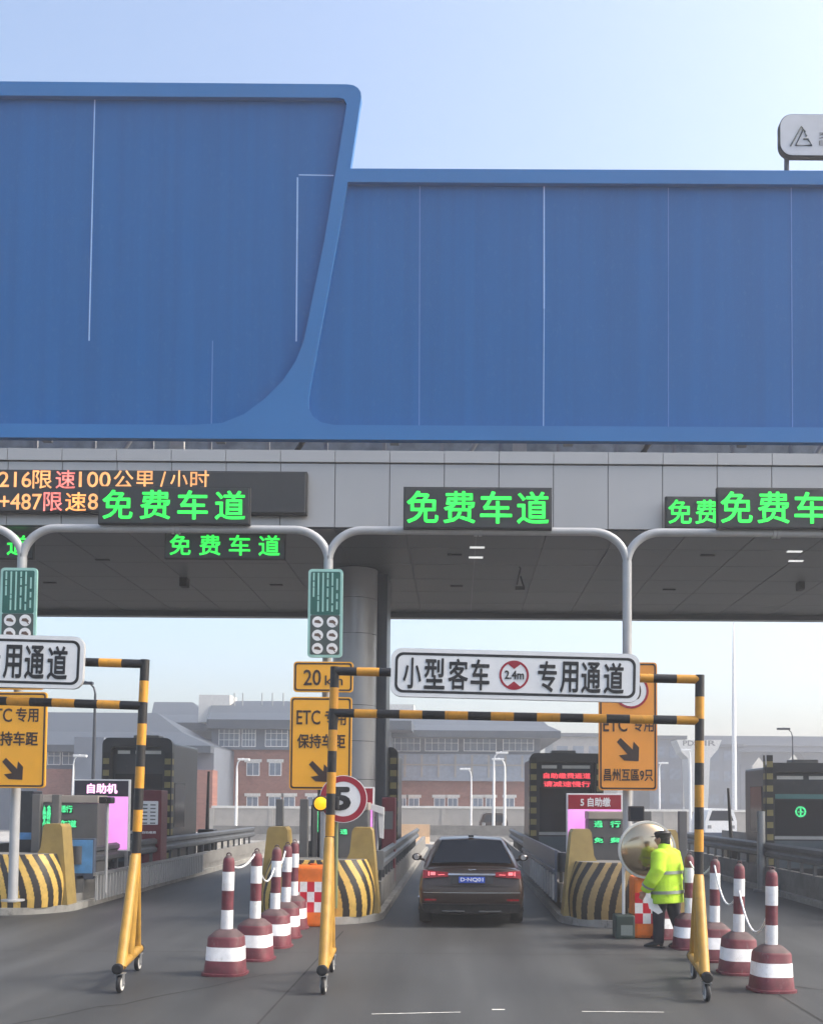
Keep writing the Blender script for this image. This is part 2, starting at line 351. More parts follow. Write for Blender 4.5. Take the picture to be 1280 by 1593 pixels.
# ------------------------------------------------------------------ blue signage wall over the canopy
DW = 23.0
def W(pts, D=DW): return [(at(x, y, D).x, at(x, y, D).z) for x, y in pts]
def arc(cx, cy, r, a0, a1, n=8): return [(cx+r*math.cos(rad(a0+(a1-a0)*k/n)), cy-r*math.sin(rad(a0+(a1-a0)*k/n))) for k in range(n+1)]
wall = thing('billboard_wall', 'huge blue clad wall with a raised stepped frame above the grey canopy', 'wall', at(640, 688, DW))
outer = [(-520, 677), (-520, 122), (540, 131)]+[(550, 132.5), (557, 137), (561, 143), (562, 151), (560, 162)]+[(545, 262), (1860, 268), (1860, 692)]
holeL = [(-500, 145), (527, 152), (535, 154), (539, 161), (538, 172), (505, 372), (483, 480), (473, 530), (460, 562), (440, 592), (412, 620), (380, 644), (345, 658), (300, 661), (-500, 655)]
holeR = [(541, 283), (1840, 290), (1840, 668), (520, 661), (500, 657), (487, 648), (480, 634), (480, 618), (483, 598)]
mb = MB(); mb.prism(W(outer)[::-1], DW, DW+.2, 0, holes=[W(holeL), W(holeR)]); mb.build('frame', M['bluef'], wall)
def rectp(x0, y0, x1, y1, D): a = at(x0, y0, D); b = at(x1, y1, D); return a.x, b.x, b.z, a.z
mb = MB(); DL = DW+.13; mb.prism(W([(x, y) for x, y in [(-505, 140), (541, 146), (541, 172), (507, 374), (485, 482), (476, 532), (462, 564), (442, 594), (414, 622), (382, 647), (347, 662), (300, 665), (-505, 660)]], DL)[::-1], DL, DL+.05)
mb.build('left_panel', M['blue'], wall)
mb = MB(); mb.prism(W([(538, 278), (1845, 285), (1845, 674), (520, 667), (498, 662), (483, 651), (476, 636), (476, 618), (479, 596)], DL)[::-1], DL, DL+.05)
mb.build('right_panel', M['blue'], wall)
def seam(x0, y0, x1, y1, wd, m):
    a, b = at(x0, y0, DL-.003), at(x1, y1, DL-.003); mbb = MB()
    if abs(y1-y0) > abs(x1-x0): P = [(a.x-wd/2, a.z), (b.x-wd/2, b.z), (b.x+wd/2, b.z), (a.x+wd/2, a.z)]
    else: P = [(a.x, a.z-wd/2), (b.x, b.z-wd/2), (b.x, b.z+wd/2), (a.x, a.z+wd/2)]
    mbb.prism(P, DL-.006, DL+.004); mbb.build('seam', m, wall)
for a in ((148, 153, 139, 530, .026, M['seam']), (463, 276, 461, 531, .03, M['seam']), (465, 272, 519, 273, .026, M['seam']), (331, 530, 329, 662, .018, M['seamd']),
          (846, 290, 846, 480, .028, M['seam']), (846, 480, 845, 664, .018, M['seam']), (653, 290, 652, 663, .02, M['seamd']), (1039, 292, 1039, 666, .016, M['seamd']), (1230, 292, 1232, 666, .02, M['seamd']),
          (-160, 153, -165, 655, .02, M['seam']), (1440, 292, 1442, 668, .02, M['seamd'])): seam(*a)
mb = MB()
for x in (-420, -160, 100, 360, 620, 880, 1140, 1400, 1660):       # steel backing frame
    a = at(x, 300, DW+1); mb.box(a.x-.1, a.x+.1, DW+.3, DW+.5, 9.9, a.z)
    mb.tube([(a.x, DW+.5, 14), (a.x, DW+4.5, 10)], .07, 8)
mb.build('backing_strut', M['steel'], wall)

# ------------------------------------------------------------------ canopy
DF = 22.0; XL, XR = -17.0, 17.0
zs0 = at(712, 822, DF).z; zt0 = at(712, 703, DF).z; zm0 = at(712, 722, DF).z
YB = 31.9
can = thing('toll_canopy', 'long grey aluminium toll canopy spanning all lanes under the blue wall', 'canopy', (0, 27, 0))
mb = MB(); pitch = 86/F*DF; x0 = at(97, 760, DF).x
k = -16
while x0+k*pitch < XR:
    a = x0+k*pitch+.008; b = x0+(k+1)*pitch-.008
    if a > XL-1: mb.box(a, b, DF, DF+.04, zs0+.01, zm0-.012)
    k += 1
mb.build('fascia_panel', M['panel'], can)
mb = MB(); k = -16
while x0+k*pitch < XR:
    a = x0+k*pitch+.006; b = x0+(k+1)*pitch-.006
    if a > XL-1: mb.box(a, b, DF-.05, DF+.5, zm0+.012, zt0)
    k += 1
mb.build('coping', M['panel'], can)
mb = MB(); mb.box(XL-1, XR+1, DF+.045, DF+.4, zs0+.02, zt0-.02); mb.build('fascia_backing', M['gap'], can)
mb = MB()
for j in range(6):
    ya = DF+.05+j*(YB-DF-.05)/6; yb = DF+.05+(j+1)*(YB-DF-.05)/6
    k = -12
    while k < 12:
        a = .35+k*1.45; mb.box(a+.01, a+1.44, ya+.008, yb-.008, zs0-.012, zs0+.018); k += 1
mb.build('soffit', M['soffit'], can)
mb = MB(); mb.box(XL-1, XR+1, DF+.5, YB, zs0+.03, zs0+.6); mb.box(XL-1, XR+1, YB-.02, YB+.3, zs0-.15, zt0-.1); mb.build('roof_slab', M['dark'], can)
for i, (px, py) in enumerate(((742, 846), (740, 862), (1235, 849), (1237, 864), (710, 908), (707, 858), (1040, 911), (78, 907), (430, 908), (1100, 856), (330, 860), (160, 870))):
    D = (zs0-CAMH)/(((HY-py))/F) ; D = min(max(D, DF+.6), YB-.5); a = at(px, py, D)
    lit = i in (0, 1, 2, 3)
    mb = MB(); mb.box(a.x-.16, a.x+.16, D-.05, D+.05, zs0-.035, zs0-.013)
    mb.build('downlight', mat('lit_downlight', (230, 230, 230), .5, emit=.35) if lit else M['gap'], can)
# brackets visible in the slit between canopy and blue wall
for i in range(26):
    X = -16+i*1.3; mb = MB(); mb.box(X-.04, X+.04, DW+1.1, DW+1.18, zt0-.3, 10.9); mb.build('truss_strut', M['steelp'], can)
    if i % 3 == 0: mb = MB(); mb.tube([(X+.1, DW+1.3, zt0-.1), (X+1.1, DW+1.3, 10.8)], .06, 8); mb.build('truss_brace', M['gap'] if i % 2 else M['steelp'], can)
    if i % 6 == 1: mb = MB(); mb.box(X+.3, X+.62, DW+1.5, DW+1.6, zt0-.3, 10.9); mb.build('vent_box', M['offw'], can)
mb = MB(); mb.box(XL, XR, DW+3.2, DW+3.3, zt0-1, 12); mb.build('clerestory_wall', mat('clerestory', (150, 160, 166), .4, .1, .3, 3), can)
# column
cx0 = at(549, 1000, 25.5).x
mb = MB(); r = 35*25.5/F
H = [0, .9, 1.75, 2.65, 3.55, 4.4, 5.25, 6.1, 6.95, zs0-.02]
for a, b in zip(H[:-1], H[1:]): mb.lathe([(r, a+.006), (r, b-.006)], (cx0, 25.5+r, 0), 40)
mb.lathe([(r-.02, 0), (r-.02, zs0)], (cx0, 25.5+r, 0), 40, mi=1)
mb.build('column', [M['colm'], M['gap']], can)
xb = at(602, 1000, 26.3).x
mb = MB(); mb.bbox(cx0, xb, 26.3, 27.6, 0, zs0-.03, .03); mb.build('column_box', M['dark'], can)

# hanging camera boxes below the soffit
for (px, py, D, lb, wd) in ((285, 903, 27, 'small dark camera box hanging below the canopy left of the column', 12), (1247, 908, 27, 'dark camera box hanging below the canopy at the right edge', 9), (808, 890, 25.5, 'dark forked bracket hanging below the canopy over the car lane', 5)):
    a = at(px, py, D); mb = MB(); ww = wd/2/F*D
    if wd > 5: mb.bbox(a.x-ww, a.x+ww, D, D+.3, a.z-.14, a.z+.14, .02); mb.tube([(a.x, D+.1, a.z+.1), (a.x, D+.1, zs0-.013)], .03, 8)
    else:
        mb.tube([(a.x-.01, D, zs0-.013), (a.x+.02, D, a.z+.1), (a.x-.06, D, a.z-.3)], .02, 8); mb.tube([(a.x+.02, D, a.z-.1), (a.x+.1, D, a.z-.34)], .02, 8); mb.box(a.x-.1, a.x+.12, D-.03, D+.03, a.z-.42, a.z-.34)
    tag(mb.build('hanging_camera', M['gap'], origin=(a.x, D, a.z)), lb, 'camera')

# roof sign (top right)
D = 24.5; x0, x1, z0, z1 = rectp(1213, 178, 1500, 243, D)
rs = thing('roof_sign', 'pale grey rounded sign with a triangle emblem standing above the blue wall', 'sign', at(1350, 290, D))
mb = MB(); mb.prism(rr(x0, x1, z0, z1, .28), D, D+.2); mb.build('face', mat('roof_sign_face', (190, 193, 198), .5), rs)
mb = MB(); mb.prism(rr(x0-.015, x1+.015, z0-.015, z1+.015, .29), D+.01, D+.19); mb.build('rim', M['gap'], rs)
mb = MB()
def Ls(pts, r_=.018):
    mb.tube([at(x, y, D-.01) for x, y in pts], r_, 8)
Ls([(1229, 227), (1246, 197), (1252, 205)]); Ls([(1254, 212), (1249, 201), (1237, 226), (1262, 226), (1256, 216), (1249, 216)])
mb.build('emblem', mat('emblem_teal', (40, 62, 66), .5), rs)
x_, X_, a_, b_ = rectp(1273, 205, 1370, 216, D); text('交投集团', (x_, X_, a_, b_), D-.003, M['kgrey'], rs, off=.005)
x_, X_, a_, b_ = rectp(1273, 219, 1370, 227, D); text('EXPRESSWAY', (x_, X_, a_, b_), D-.003, M['kgrey'], rs)
mb = MB()
for px in (1223, 1478):
    a = at(px, 243, D+.2); mb.tube([(a.x, D+.2, a.z+.1), (a.x-.01, D+.2, at(px, 300, D+.2).z)], .06, 10)
mb.build('post', M['dark'], rs)

# ------------------------------------------------------------------ LED boards
GBW = (155, 387)
def led_board(x0, y0, x1, y1, D, s, label, m, group, tr=None, th=.14):
    X0, X1, Z0, Z1 = rectp(x0, y0, x1, y1, D)
    t = thing('led_board', label, 'led sign', ((X0+X1)/2, D, Z0), group)
    mb = MB(); mb.bbox(X0, X1, D, D+th, Z0, Z1, .015); mb.build('housing', M['led'], t)
    mb = MB(); mb.prism([(X0-.015, Z0-.015), (X1+.015, Z0-.015), (X1+.015, Z1+.015), (X0-.015, Z1+.015)], D+.02, D+th-.02, holes=[[(X0+.002, Z0+.002), (X1-.002, Z0+.002), (X1-.002, Z1-.002), (X0+.002, Z1-.002)]]); mb.build('rim', M['gap'], t)
    h = Z1-Z0; wd = X1-X0
    n = len(s); cw = wd/n
    for i, ch in enumerate(s):
        xx = X0+cw*(i+.5); ww = min(cw*.84, h*.8)/2
        text(ch, (xx-ww, xx+ww, Z0+h*.12, Z1-h*.1), D-.002, m, t, 'led_character', off=.014)
    return t
G1 = 'green four character lane boards'
led_board(155, 757, 387, 815, 19.5, '免费车道', 'large green lettered board in front of the amber text panel', M['green'], G1)
led_board(629, 758, 857, 822, 19.5, '免费车道', 'large green lettered board alone over the middle lane left of centre', M['green'], G1)
led_board(1116, 759, 1346, 822, 19.5, '免费车道', 'large green lettered board at right edge above the right hand lane', M['green'], G1)
led_board(1036, 773, 1204, 821, 21.7, '免费车道', 'smaller green lettered board half hidden behind the large one at right', M['green'], G1)
led_board(258, 828, 442, 869, 22.45, '免费车道', 'small green lettered board hung below the canopy left of the column', M['green'], G1)
led_board(-132, 828, 50, 868, 22.45, '免费车道', 'small green lettered board cut by the left edge under the canopy', M['green'], G1)
vm = thing('message_board', 'long dark message panel with two rows of amber digits on the canopy front', 'led sign', at(100, 798, 21.9))
D = 21.78; X0, X1, Z0, Z1 = rectp(-330, 729, 475, 798, D)
mb = MB(); mb.bbox(X0, X1, D, D+.2, Z0, Z1, .02); mb.build('housing', M['led'], vm)
mb = MB(); mb.prism([(X0-.02, Z0-.02), (X1+.02, Z0-.02), (X1+.02, Z1+.02), (X0-.02, Z1+.02)], D+.03, D+.19, holes=[[(X0+.002, Z0+.002), (X1-.002, Z0+.002), (X1-.002, Z1-.002), (X0+.002, Z1-.002)]]); mb.build('rim', M['gap'], vm)
mag = mat('magenta_led', (206, 104, 96), .5, emit=.7, var=.5, scale=9); ora = mat('orange_led', (232, 140, 74), .5, emit=.8, var=.4, scale=9)
for s_, a, b, y0, y1, m_ in (('216', 0, 49, 734, 758, 'amber'), ('限', 52, 81, 732, 760, 'amber'), ('速', 88, 117, 732, 760, mag), ('100', 124, 172, 734, 758, 'amber'), ('公里', 178, 240, 732, 760, 'amber'), ('/', 250, 258, 734, 758, 'amber'), ('小', 266, 292, 732, 760, 'amber'), ('时', 297, 325, 732, 760, 'amber'),
                            ('+487', 0, 65, 768, 793, 'amber'), ('限', 69, 97, 766, 795, mag), ('速', 103, 134, 766, 795, ora), ('80', 138, 170, 768, 793, 'amber'), ('公里', 176, 240, 766, 795, 'amber')):
    x_, X_, a_, b_ = rectp(a, y0, b, y1, D); text(s_, (x_, X_, a_, b_), D-.002, M[m_] if isinstance(m_, str) else m_, vm, 'led_character', off=.006)

# ------------------------------------------------------------------ pipe gantries (Y poles with arches)
DP = 19.7
PX = [33, 510, 975, 1440]
zp = at(712, 826, DP).z; Xp = [at(p, 950, DP).x for p in PX]; Xp = [Xp[0]-0.0]+Xp[1:]
lbl = ['grey Y topped pole at left edge behind the green sign and yellow sign', 'grey Y topped pole carrying the green sign beside the round column', 'bare grey Y topped pole right of the middle lane behind the white sign', 'grey Y topped pole just beyond the right edge']
Xl = Xp[0]-5.45
for i, X in enumerate(Xp):
    t = thing('sign_pole', lbl[i], 'pole', (X, DP, 0), 'grey Y topped poles joined by arches')
    mb = MB(); zf = at(712, 872, DP).z
    mb.tube([(X, DP, .28), (X, DP, zf)], .085, 16); mb.lathe([(.2, .3), (.2, .33)], (X, DP, 0), 20); mb.build('post', M['steelp'], t)
    for sgn in (-1, 1):
        nb = Xp[i+sgn] if 0 <= i+sgn < len(Xp) else X+sgn*5.45
        half = abs(nb-X)/2; R = .62; pts = [(X, DP, zf-.25), (X, DP, zf-.05)]
        hh = zp-zf+.05
        for k in range(1, 11):
            a = rad(90*k/10); pts.append((X+sgn*R*(1-math.cos(a)), DP, zf-.05+hh*math.sin(a)))
        pts.append((X+sgn*half, DP, zp))
        mb = MB(); mb.tube(pts, .075, 14)
        mb.lathe([(.1, -.03), (.1, .03)], (X+sgn*(half-.04), DP, zp), 14, axis='X')
        mb.build('arch_pipe', M['steelp'], t)

# green lane signs on the poles
def green_sign(px0, py0, px1, py1, D, label):
    X0, X1, Z0, Z1 = rectp(px0, py0, px1, py1, D); h = Z1-Z0; wd = X1-X0
    t = thing('lane_sign', label, 'sign', ((X0+X1)/2, D, Z0), 'tall green lane signs')
    mb = MB(); mb.prism(rr(X0, X1, Z0, Z1, .07), D, D+.05); mb.build('panel', M['slight'], t)
    zc = Z0+h*.48
    mb = MB(); mb.prism(rr(X0+.045, X1-.045, zc, Z1-.05, .03), D-.004, D+.01); mb.build('upper_field', M['sgreen'], t)
    mb = MB(); mb.prism(rr(X0+.045, X1-.045, Z0+.05, zc-.003, .03), D-.004, D+.01); mb.build('lower_field', M['sgrey'], t)
    mb = MB(); random.seed(3)
    segs = [[(0, .2), (.23, .36), (.38, .62)], [(0, .58), (.6, .7), (.73, 1)], [(0, 1)], [(0, .14), (.17, .35), (.4, .62), (.68, .98)], [(0, .33), (.37, .78), (.84, 1)], [(.15, .44), (.53, .67), (.74, .94)]]
    for i, sg in enumerate(segs):
        xx = X0+wd*(.16+.135*i)
        for a, b in sg: mb.box(xx-.014, xx+.014, D-.007, D, Z1-.07-a*(h*.44), Z1-.07-b*(h*.44))
    mb.build('column_text', M['slight'], t)
    mb = MB()
    for i in range(2):
        for j in range(3): mb.prism(circ(X0+wd*(.29+.42*i), Z0+h*(.1+.15*j), wd*.16), D-.008, D)
    mb.build('roundel', M['white'], t)
    mb = MB()
    for i in range(2):
        for j in range(3):
            cx, cz = X0+wd*(.29+.42*i), Z0+h*(.1+.15*j); q = wd*.1; y0, y1 = D-.011, D-.007
            mb.prism([(cx-q, cz-q*.2), (cx+q*.9, cz-q*.5), (cx+q, cz-q*.1), (cx+q*.3, cz+q*.6), (cx-q*.8, cz+q*.5)], y0, y1)
            if (i+j) % 2: mb.prism([(cx+q*.2, cz), (cx+q*1.15, cz-q*1.0), (cx+q*.9, cz-q*1.1), (cx, cz-q*.1)], y0-.002, y1)
    mb.build('pictogram', M['brown'], t)
    mb = MB(); mb.bbox(Xm(X0, X1)-.06, Xm(X0, X1)+.06, D+.06, D+.16, Z0+.2, Z0+.3, .01); mb.bbox(Xm(X0, X1)-.06, Xm(X0, X1)+.06, D+.06, D+.16, Z1-.3, Z1-.2, .01); mb.build('clamp', M['steel'], t)
def Xm(a, b): return (a+b)/2
green_sign(480, 885, 532, 1023, 19.5, 'tall green and grey lane sign on the pole beside the round column')
green_sign(2, 883, 55, 1020, 19.5, 'tall green and grey lane sign at left edge above the white sign')

# yellow signs
def flat_sign(name, px, D, m, bord, label, r=.06, group=None, th=.05):
    X0, X1, Z0, Z1 = rectp(*px, D)
    t = thing(name, label, 'sign', ((X0+X1)/2, D, Z0), group)
    mb = MB(); mb.prism(rr(X0, X1, Z0, Z1, r), D, D+th); mb.build('panel', m, t)
    e = .022; q = .028
    mb = MB(); mb.prism(rr(X0+e, X1-e, Z0+e, Z1-e, r*.8), D-.004, D+.003, holes=[rr(X0+e+q, X1-e-q, Z0+e+q, Z1-e-q, r*.6)]); mb.build('border', bord, t)
    mb = MB(); c = Xm(X0, X1)
    for z in (Z0+(Z1-Z0)*.25, Z1-(Z1-Z0)*.25): mb.bbox(c-.2, c+.2, D+th+.002, D+th+.06, z-.03, z+.03, .008)
    mb.build('bracket', M['steel'], t)
    return t
bb = mat('sign_dark_line', (48, 30, 22), .5)
def arrow(px, py, s, D, t, m=None):       # down-right arrow
    a = at(px, py, D); k = s/F*D
    P = [(-.5, .42), (-.34, .55), (.2, .03), (.27, .3), (.5, .1), (.5, -.55), (-.12, -.5), (-.42, -.27), (-.02, -.25)]
    P = [(-.55, .35), (-.37, .55), (.2, 0), (.24, .38), (.5, .1), (.48, -.55), (-.2, -.52), (-.45, -.28), (-.05, -.22)]
    mb = MB(); mb.prism([(a.x+x*k, a.z+z*k) for x, z in P], D-.006, D-.001); mb.build('arrow', m or bb, t)
def px_text(s, x0, y0, x1, y1, D, m, t, off=.02, name='lettering'):
    X0, X1, Z0, Z1 = rectp(x0, y0, x1, y1, D); return text(s, (X0, X1, Z0, Z1), D-.001, m, t, name, off=off)
D = 19.3
t = flat_sign('speed_plate', (457, 1029, 549, 1077), D, M['ylsign'], bb, 'small yellow plate reading 20 above the yellow arrow sign')
px_text('20', 473, 1042, 499, 1066, D, bb, t, .012); px_text('km', 506, 1051, 533, 1066, D, bb, t, .008)
t = flat_sign('lane_arrow_sign', (452, 1084, 546, 1229), D, M['ylsign'], bb, 'yellow arrow sign below the 20 plate behind the striped post', group='yellow toll lane arrow signs')
px_text('ETC', 462, 1105, 498, 1127, D, bb, t, .01); px_text('专用', 506, 1104, 538, 1128, D, bb, t, .015)
px_text('保持车距', 463, 1142, 537, 1164, D, bb, t, .02); arrow(497, 1200, 30, D, t)
t = flat_sign('lane_arrow_sign', (-28, 1076, 70, 1226), D, M['ylsign'], bb, 'yellow arrow sign cut by the left edge below the white sign', group='yellow toll lane arrow signs')
px_text('ETC', -18, 1102, 19, 1123, D, bb, t, .01); px_text('专用', 26, 1101, 60, 1123, D, bb, t, .015)
px_text('保持车距', -18, 1138, 59, 1160, D, bb, t, .02); arrow(21, 1196, 31, D, t)
t = flat_sign('speed_plate', (-25, 1029, 68, 1073), D, M['ylsign'], bb, 'yellow plate mostly hidden behind the left white sign'); px_text('20', -9, 1038, 17, 1064, D, bb, t, .012); px_text('km', 24, 1048, 51, 1064, D, bb, t, .008)
t = flat_sign('lane_arrow_sign', (931, 1030, 1022, 1230), D, M['orsign'], bb, 'taller orange yellow arrow sign behind the right end of the white sign', group='yellow toll lane arrow signs')
a = at(981, 1075, D); k = F/D
mb = MB(); mb.prism(circ(a.x, a.z, 27/k), D-.006, D-.0005); mb.build('roundel_face', M['white'], t)
mb = MB(); mb.prism(circ(a.x, a.z, 27.5/k), D-.01, D-.007, holes=[circ(a.x, a.z, 24/k)]); mb.build('roundel_ring', M['red'], t)
px_text('20', 966, 1062, 996, 1088, D-.008, bb, t, .02)
px_text('ETC', 938, 1116, 975, 1138, D, bb, t, .01); px_text('专用', 984, 1115, 1016, 1138, D, bb, t, .015); arrow(977, 1166, 33, D, t)
px_text('昌州互區9只', 939, 1196, 1015, 1215, D, bb, t, .02)

# round 5 sign, flasher
D = 18.9; a = at(534, 1243, D); k = F/D
t = thing('speed_limit_sign', 'round white sign with red ring and black number 5 behind the striped post', 'sign', (a.x, D, 0))
mb = MB(); mb.prism(circ(a.x, a.z, 37/k, 40), D, D+.03); mb.build('face', M['white'], t)
mb = MB(); mb.prism(circ(a.x, a.z, 36/k, 40), D-.004, D-.001, holes=[circ(a.x, a.z, 27/k, 40)]); mb.build('ring', M['red'], t)
px_text('5', 519, 1226, 543, 1259, D, M['black'], t, .045)
mb = MB(); mb.tube([(a.x-.12, D+.07, .28), (a.x-.12, D+.07, a.z+.3)], .035, 12); mb.build('post', mat('sign_post_green', (110, 120, 84), .5), t)
a = at(499, 1250, D-.2)
t = thing('warning_flasher', 'round amber warning lamp in a black housing beside the round 5 sign', 'lamp', (a.x, D-.2, 0))
mb = MB(); mb.lathe([(.02, .16), (.13, .14), (.14, .0), (.125, -.01)], (a.x, D-.2, a.z), 28, axis='Y'); mb.bbox(a.x-.02, a.x+.3, D-.12, D-.02, a.z-.1, a.z+.12, .02); mb.build('housing', M['black'], t)
mb = MB(); mb.lathe([(.112, -.012), (.1, -.04), (.06, -.06), (.01, -.065)], (a.x, D-.2, a.z), 28, axis='Y'); mb.build('lens', M['yball'], t)
mb = MB(); mb.tube([(a.x+.14, D-.07, .28), (a.x+.14, D-.07, a.z+.1)], .035, 10); mb.build('post', M['black'], t)

# ------------------------------------------------------------------ rolling height gantries
def stripe_tube(mb, a, b, r, seg, start=1):
    a, b = Vector(a), Vector(b); L = (b-a).length; n = max(1, round(L/seg)); pts = [a+(b-a)*i/n for i in range(n+1)]
    # split rings so that stripes have crisp edges
    mb.tube(pts, r, 16, mis=[(i+start) % 2 for i in range(n)])
def caster(c, parent, ang=0):
    mb = MB(); x, y, z = c
    mb.lathe([(.02, -.024), (.09, -.022), (.098, -.01), (.098, .01), (.09, .022), (.02, .024)], (x, y, .098), 20, axis='X', mi=0)
    mb.lathe([(.072, -.027), (.072, .027)], (x, y, .098), 16, axis='X', mi=1)
    mb.build('wheel', [M['rubber'], M['offw']], parent)
    mb = MB()
    for s in (-1, 1): mb.prismx([(y-.03, .07), (y+.03, .07), (y+.05, .2), (y-.04, .2)], x+s*.03, x+s*.036)
    mb.box(x-.045, x+.045, y-.06, y+.07, .2, .215); mb.tube([(x-.045, y, .09), (x+.045, y, .09)], .012, 8); mb.build('fork', M['steel'], parent)
def gantry(Lp, Rp, label, D0, D1):
    """Lp,Rp: dicts of px: top(x,y), low(x,y), apex(x,y); D depth"""
    TL, TR = at(*Lp['top'], D0), at(*Rp['top'], D1)
    t = thing('height_limit_frame', label, 'height barrier', ((TL.x+TR.x)/2, (D0+D1)/2, 0), 'striped rolling height frames')
    LL, LR = at(*Lp['low'], D0), at(*Rp['low'], D1); r = .052
    ym = [M['yellow'], M['black']]
    mb = MB(); stripe_tube(mb, TL, TR, r, .262, 1); mb.build('top_bar', ym, t)
    mb = MB(); stripe_tube(mb, LL, LR, r, .262, 1); mb.build('lower_bar', ym, t)
    for T, P, D in ((TL, Lp, D0), (TR, Rp, D1)):
        A = at(*P['apex'], D)
        mb = MB(); T2 = T+Vector((0, 0, r)); stripe_tube(mb, T2, A-Vector((0, 0, .12)), r+.002, .262, 1); mb.build('post', ym, t)
        fx = at(*P['foot'], D-.75).x; bx_ = at(*P['back'], D+.75).x
        mb = MB(); zb = .33
        mb.tube([A+Vector((0, -.02, .1)), Vector((fx, D-.74, zb-.06))], .058, 14)
        mb.build('front_leg', M['yleg'], t)
        mb = MB(); mb.tube([A+Vector((0, .02, .1)), Vector((bx_, D+.74, zb-.06))], .055, 14)
        mb.build('rear_leg', M['yleg'], t)
        mb = MB(); mb.tube([A, Vector(((fx+bx_)/2, D, zb-.05))], .058, 14); mb.build('centre_leg', M['yleg'], t)
        mb = MB(); mb.tube([(fx, D-.86, zb-.06), (bx_, D+.86, zb-.06)], .055, 14); mb.build('foot_bar', M['yleg'], t)
        for xx, yy, s in ((fx, D-.86, -1), (bx_, D+.86, 1)):
            mb = MB(); mb.lathe([(.06, -.03), (.06, .012), (.045, .02)] if s > 0 else [(.045, -.02), (.06, -.012), (.06, .03)], (xx, yy, zb-.06), 18, axis='Y'); mb.build('end_cap', M['black'], t)
            caster((xx+.01, yy-s*.08, 0), t)
    return t
gantry(dict(top=(521, 1044), low=(517, 1109), apex=(512, 1318), foot=(503, 1500), back=(515, 1480)),
       dict(top=(1088, 1057), low=(1088, 1121), apex=(1086, 1378), foot=(1096, 1500), back=(1078, 1480)), 'black and yellow rolling height frame carrying the whole white sign in the middle', 12.9, 12.6)
gantry(dict(top=(-372, 1014), low=(-372, 1077), apex=(-360, 1300), foot=(-375, 1500), back=(-358, 1480)),
       dict(top=(226, 1033), low=(223, 1098), apex=(211, 1345), foot=(188, 1500), back=(213, 1480)), 'black and yellow rolling height frame carrying the white sign cut by left edge', 12.9, 12.9)

def white_sign(c0, c1, c2, c3, D, label, full=True):
    """corners px tl,tr,br,bl"""
    tl, tr_, br, bl = [at(*p, D) for p in (c0, c1, c2, c3)]
    cx, cz = (tl.x+br.x)/2, (tl.z+br.z)/2; wd = ((tr_-tl).length+(br-bl).length)/2; hh = ((bl-tl).length+(br-tr_).length)/2
    ang = math.atan2(tr_.z-tl.z, tr_.x-tl.x)
    t = thing('lane_sign', label, 'sign', (cx, D, cz), 'white banner signs on rolling frames')
    X0, X1, Z0, Z1 = cx-wd/2, cx+wd/2, cz-hh/2, cz+hh/2
    mb = MB(); mb.prism(rr(X0, X1, Z0, Z1, .12), D, D+.035); mb.build('panel', M['white'], t)
    mb = MB(); mb.prism(rr(X0-.004, X1+.004, Z0-.004, Z1+.004, .125), D+.006, D+.05); mb.build('backing', M['steelp'], t)
    mb = MB(); e = .045; q = .03; mb.prism(rr(X0+e, X1-e, Z0+e, Z1-e, .09), D-.003, D+.002, holes=[rr(X0+e+q, X1-e-q, Z0+e+q, Z1-e-q, .07)]); mb.build('border', M['black'], t)
    u = lambda f: X0+wd*f
    v = lambda f: Z1-hh*f
    chars = [('小', .05, .12), ('型', .135, .215), ('客', .232, .308), ('车', .322, .395), ('专', .592, .665), ('用', .682, .752), ('通', .767, .842), ('道', .858, .935)]
    for c, a, b in chars: text(c, (u(a), u(b), v(.82), v(.2)), D-.001, M['black'], t, 'lettering', off=.018)
    ccx, ccz, R = u(.495), v(.5), hh*.305
    mb = MB(); mb.prism(circ(ccx, ccz, R, 36), D-.004, D-.001, holes=[circ(ccx, ccz, R*.86, 36)]); 
    for s in (1, -1):
        mb.prism([(ccx+R*.5*math.cos(rad(a_))*1.7, ccz+s*R*.87*math.sin(rad(a_))) for a_ in (60, 75, 90, 105, 120)][::s]+[(ccx, ccz+s*R*.42)], D-.0045, D-.0015)
    mb.build('roundel', M['red'], t)
    text('2.4m', (ccx-R*.62, ccx+R*.66, ccz-R*.26, ccz+R*.3), D-.001, M['black'], t, 'lettering', off=.02)
    mb = MB()
    for f in (.12, .88): mb.box(u(f)-.03, u(f)+.03, D+.052, D+.075, Z0+.05, Z1-.05)
    mb.build('bracket', M['steel'], t)
    t.rotation_euler = (0, -ang, 0)
    return t
white_sign((609, 1008), (995, 1018), (994, 1093), (608, 1083), 12.42, 'white banner sign with all eight black characters and red roundel over the car lane')
white_sign((-257, 980), (131, 991), (130, 1072), (-258, 1061), 12.66, 'white banner sign cut by the left edge of the view')

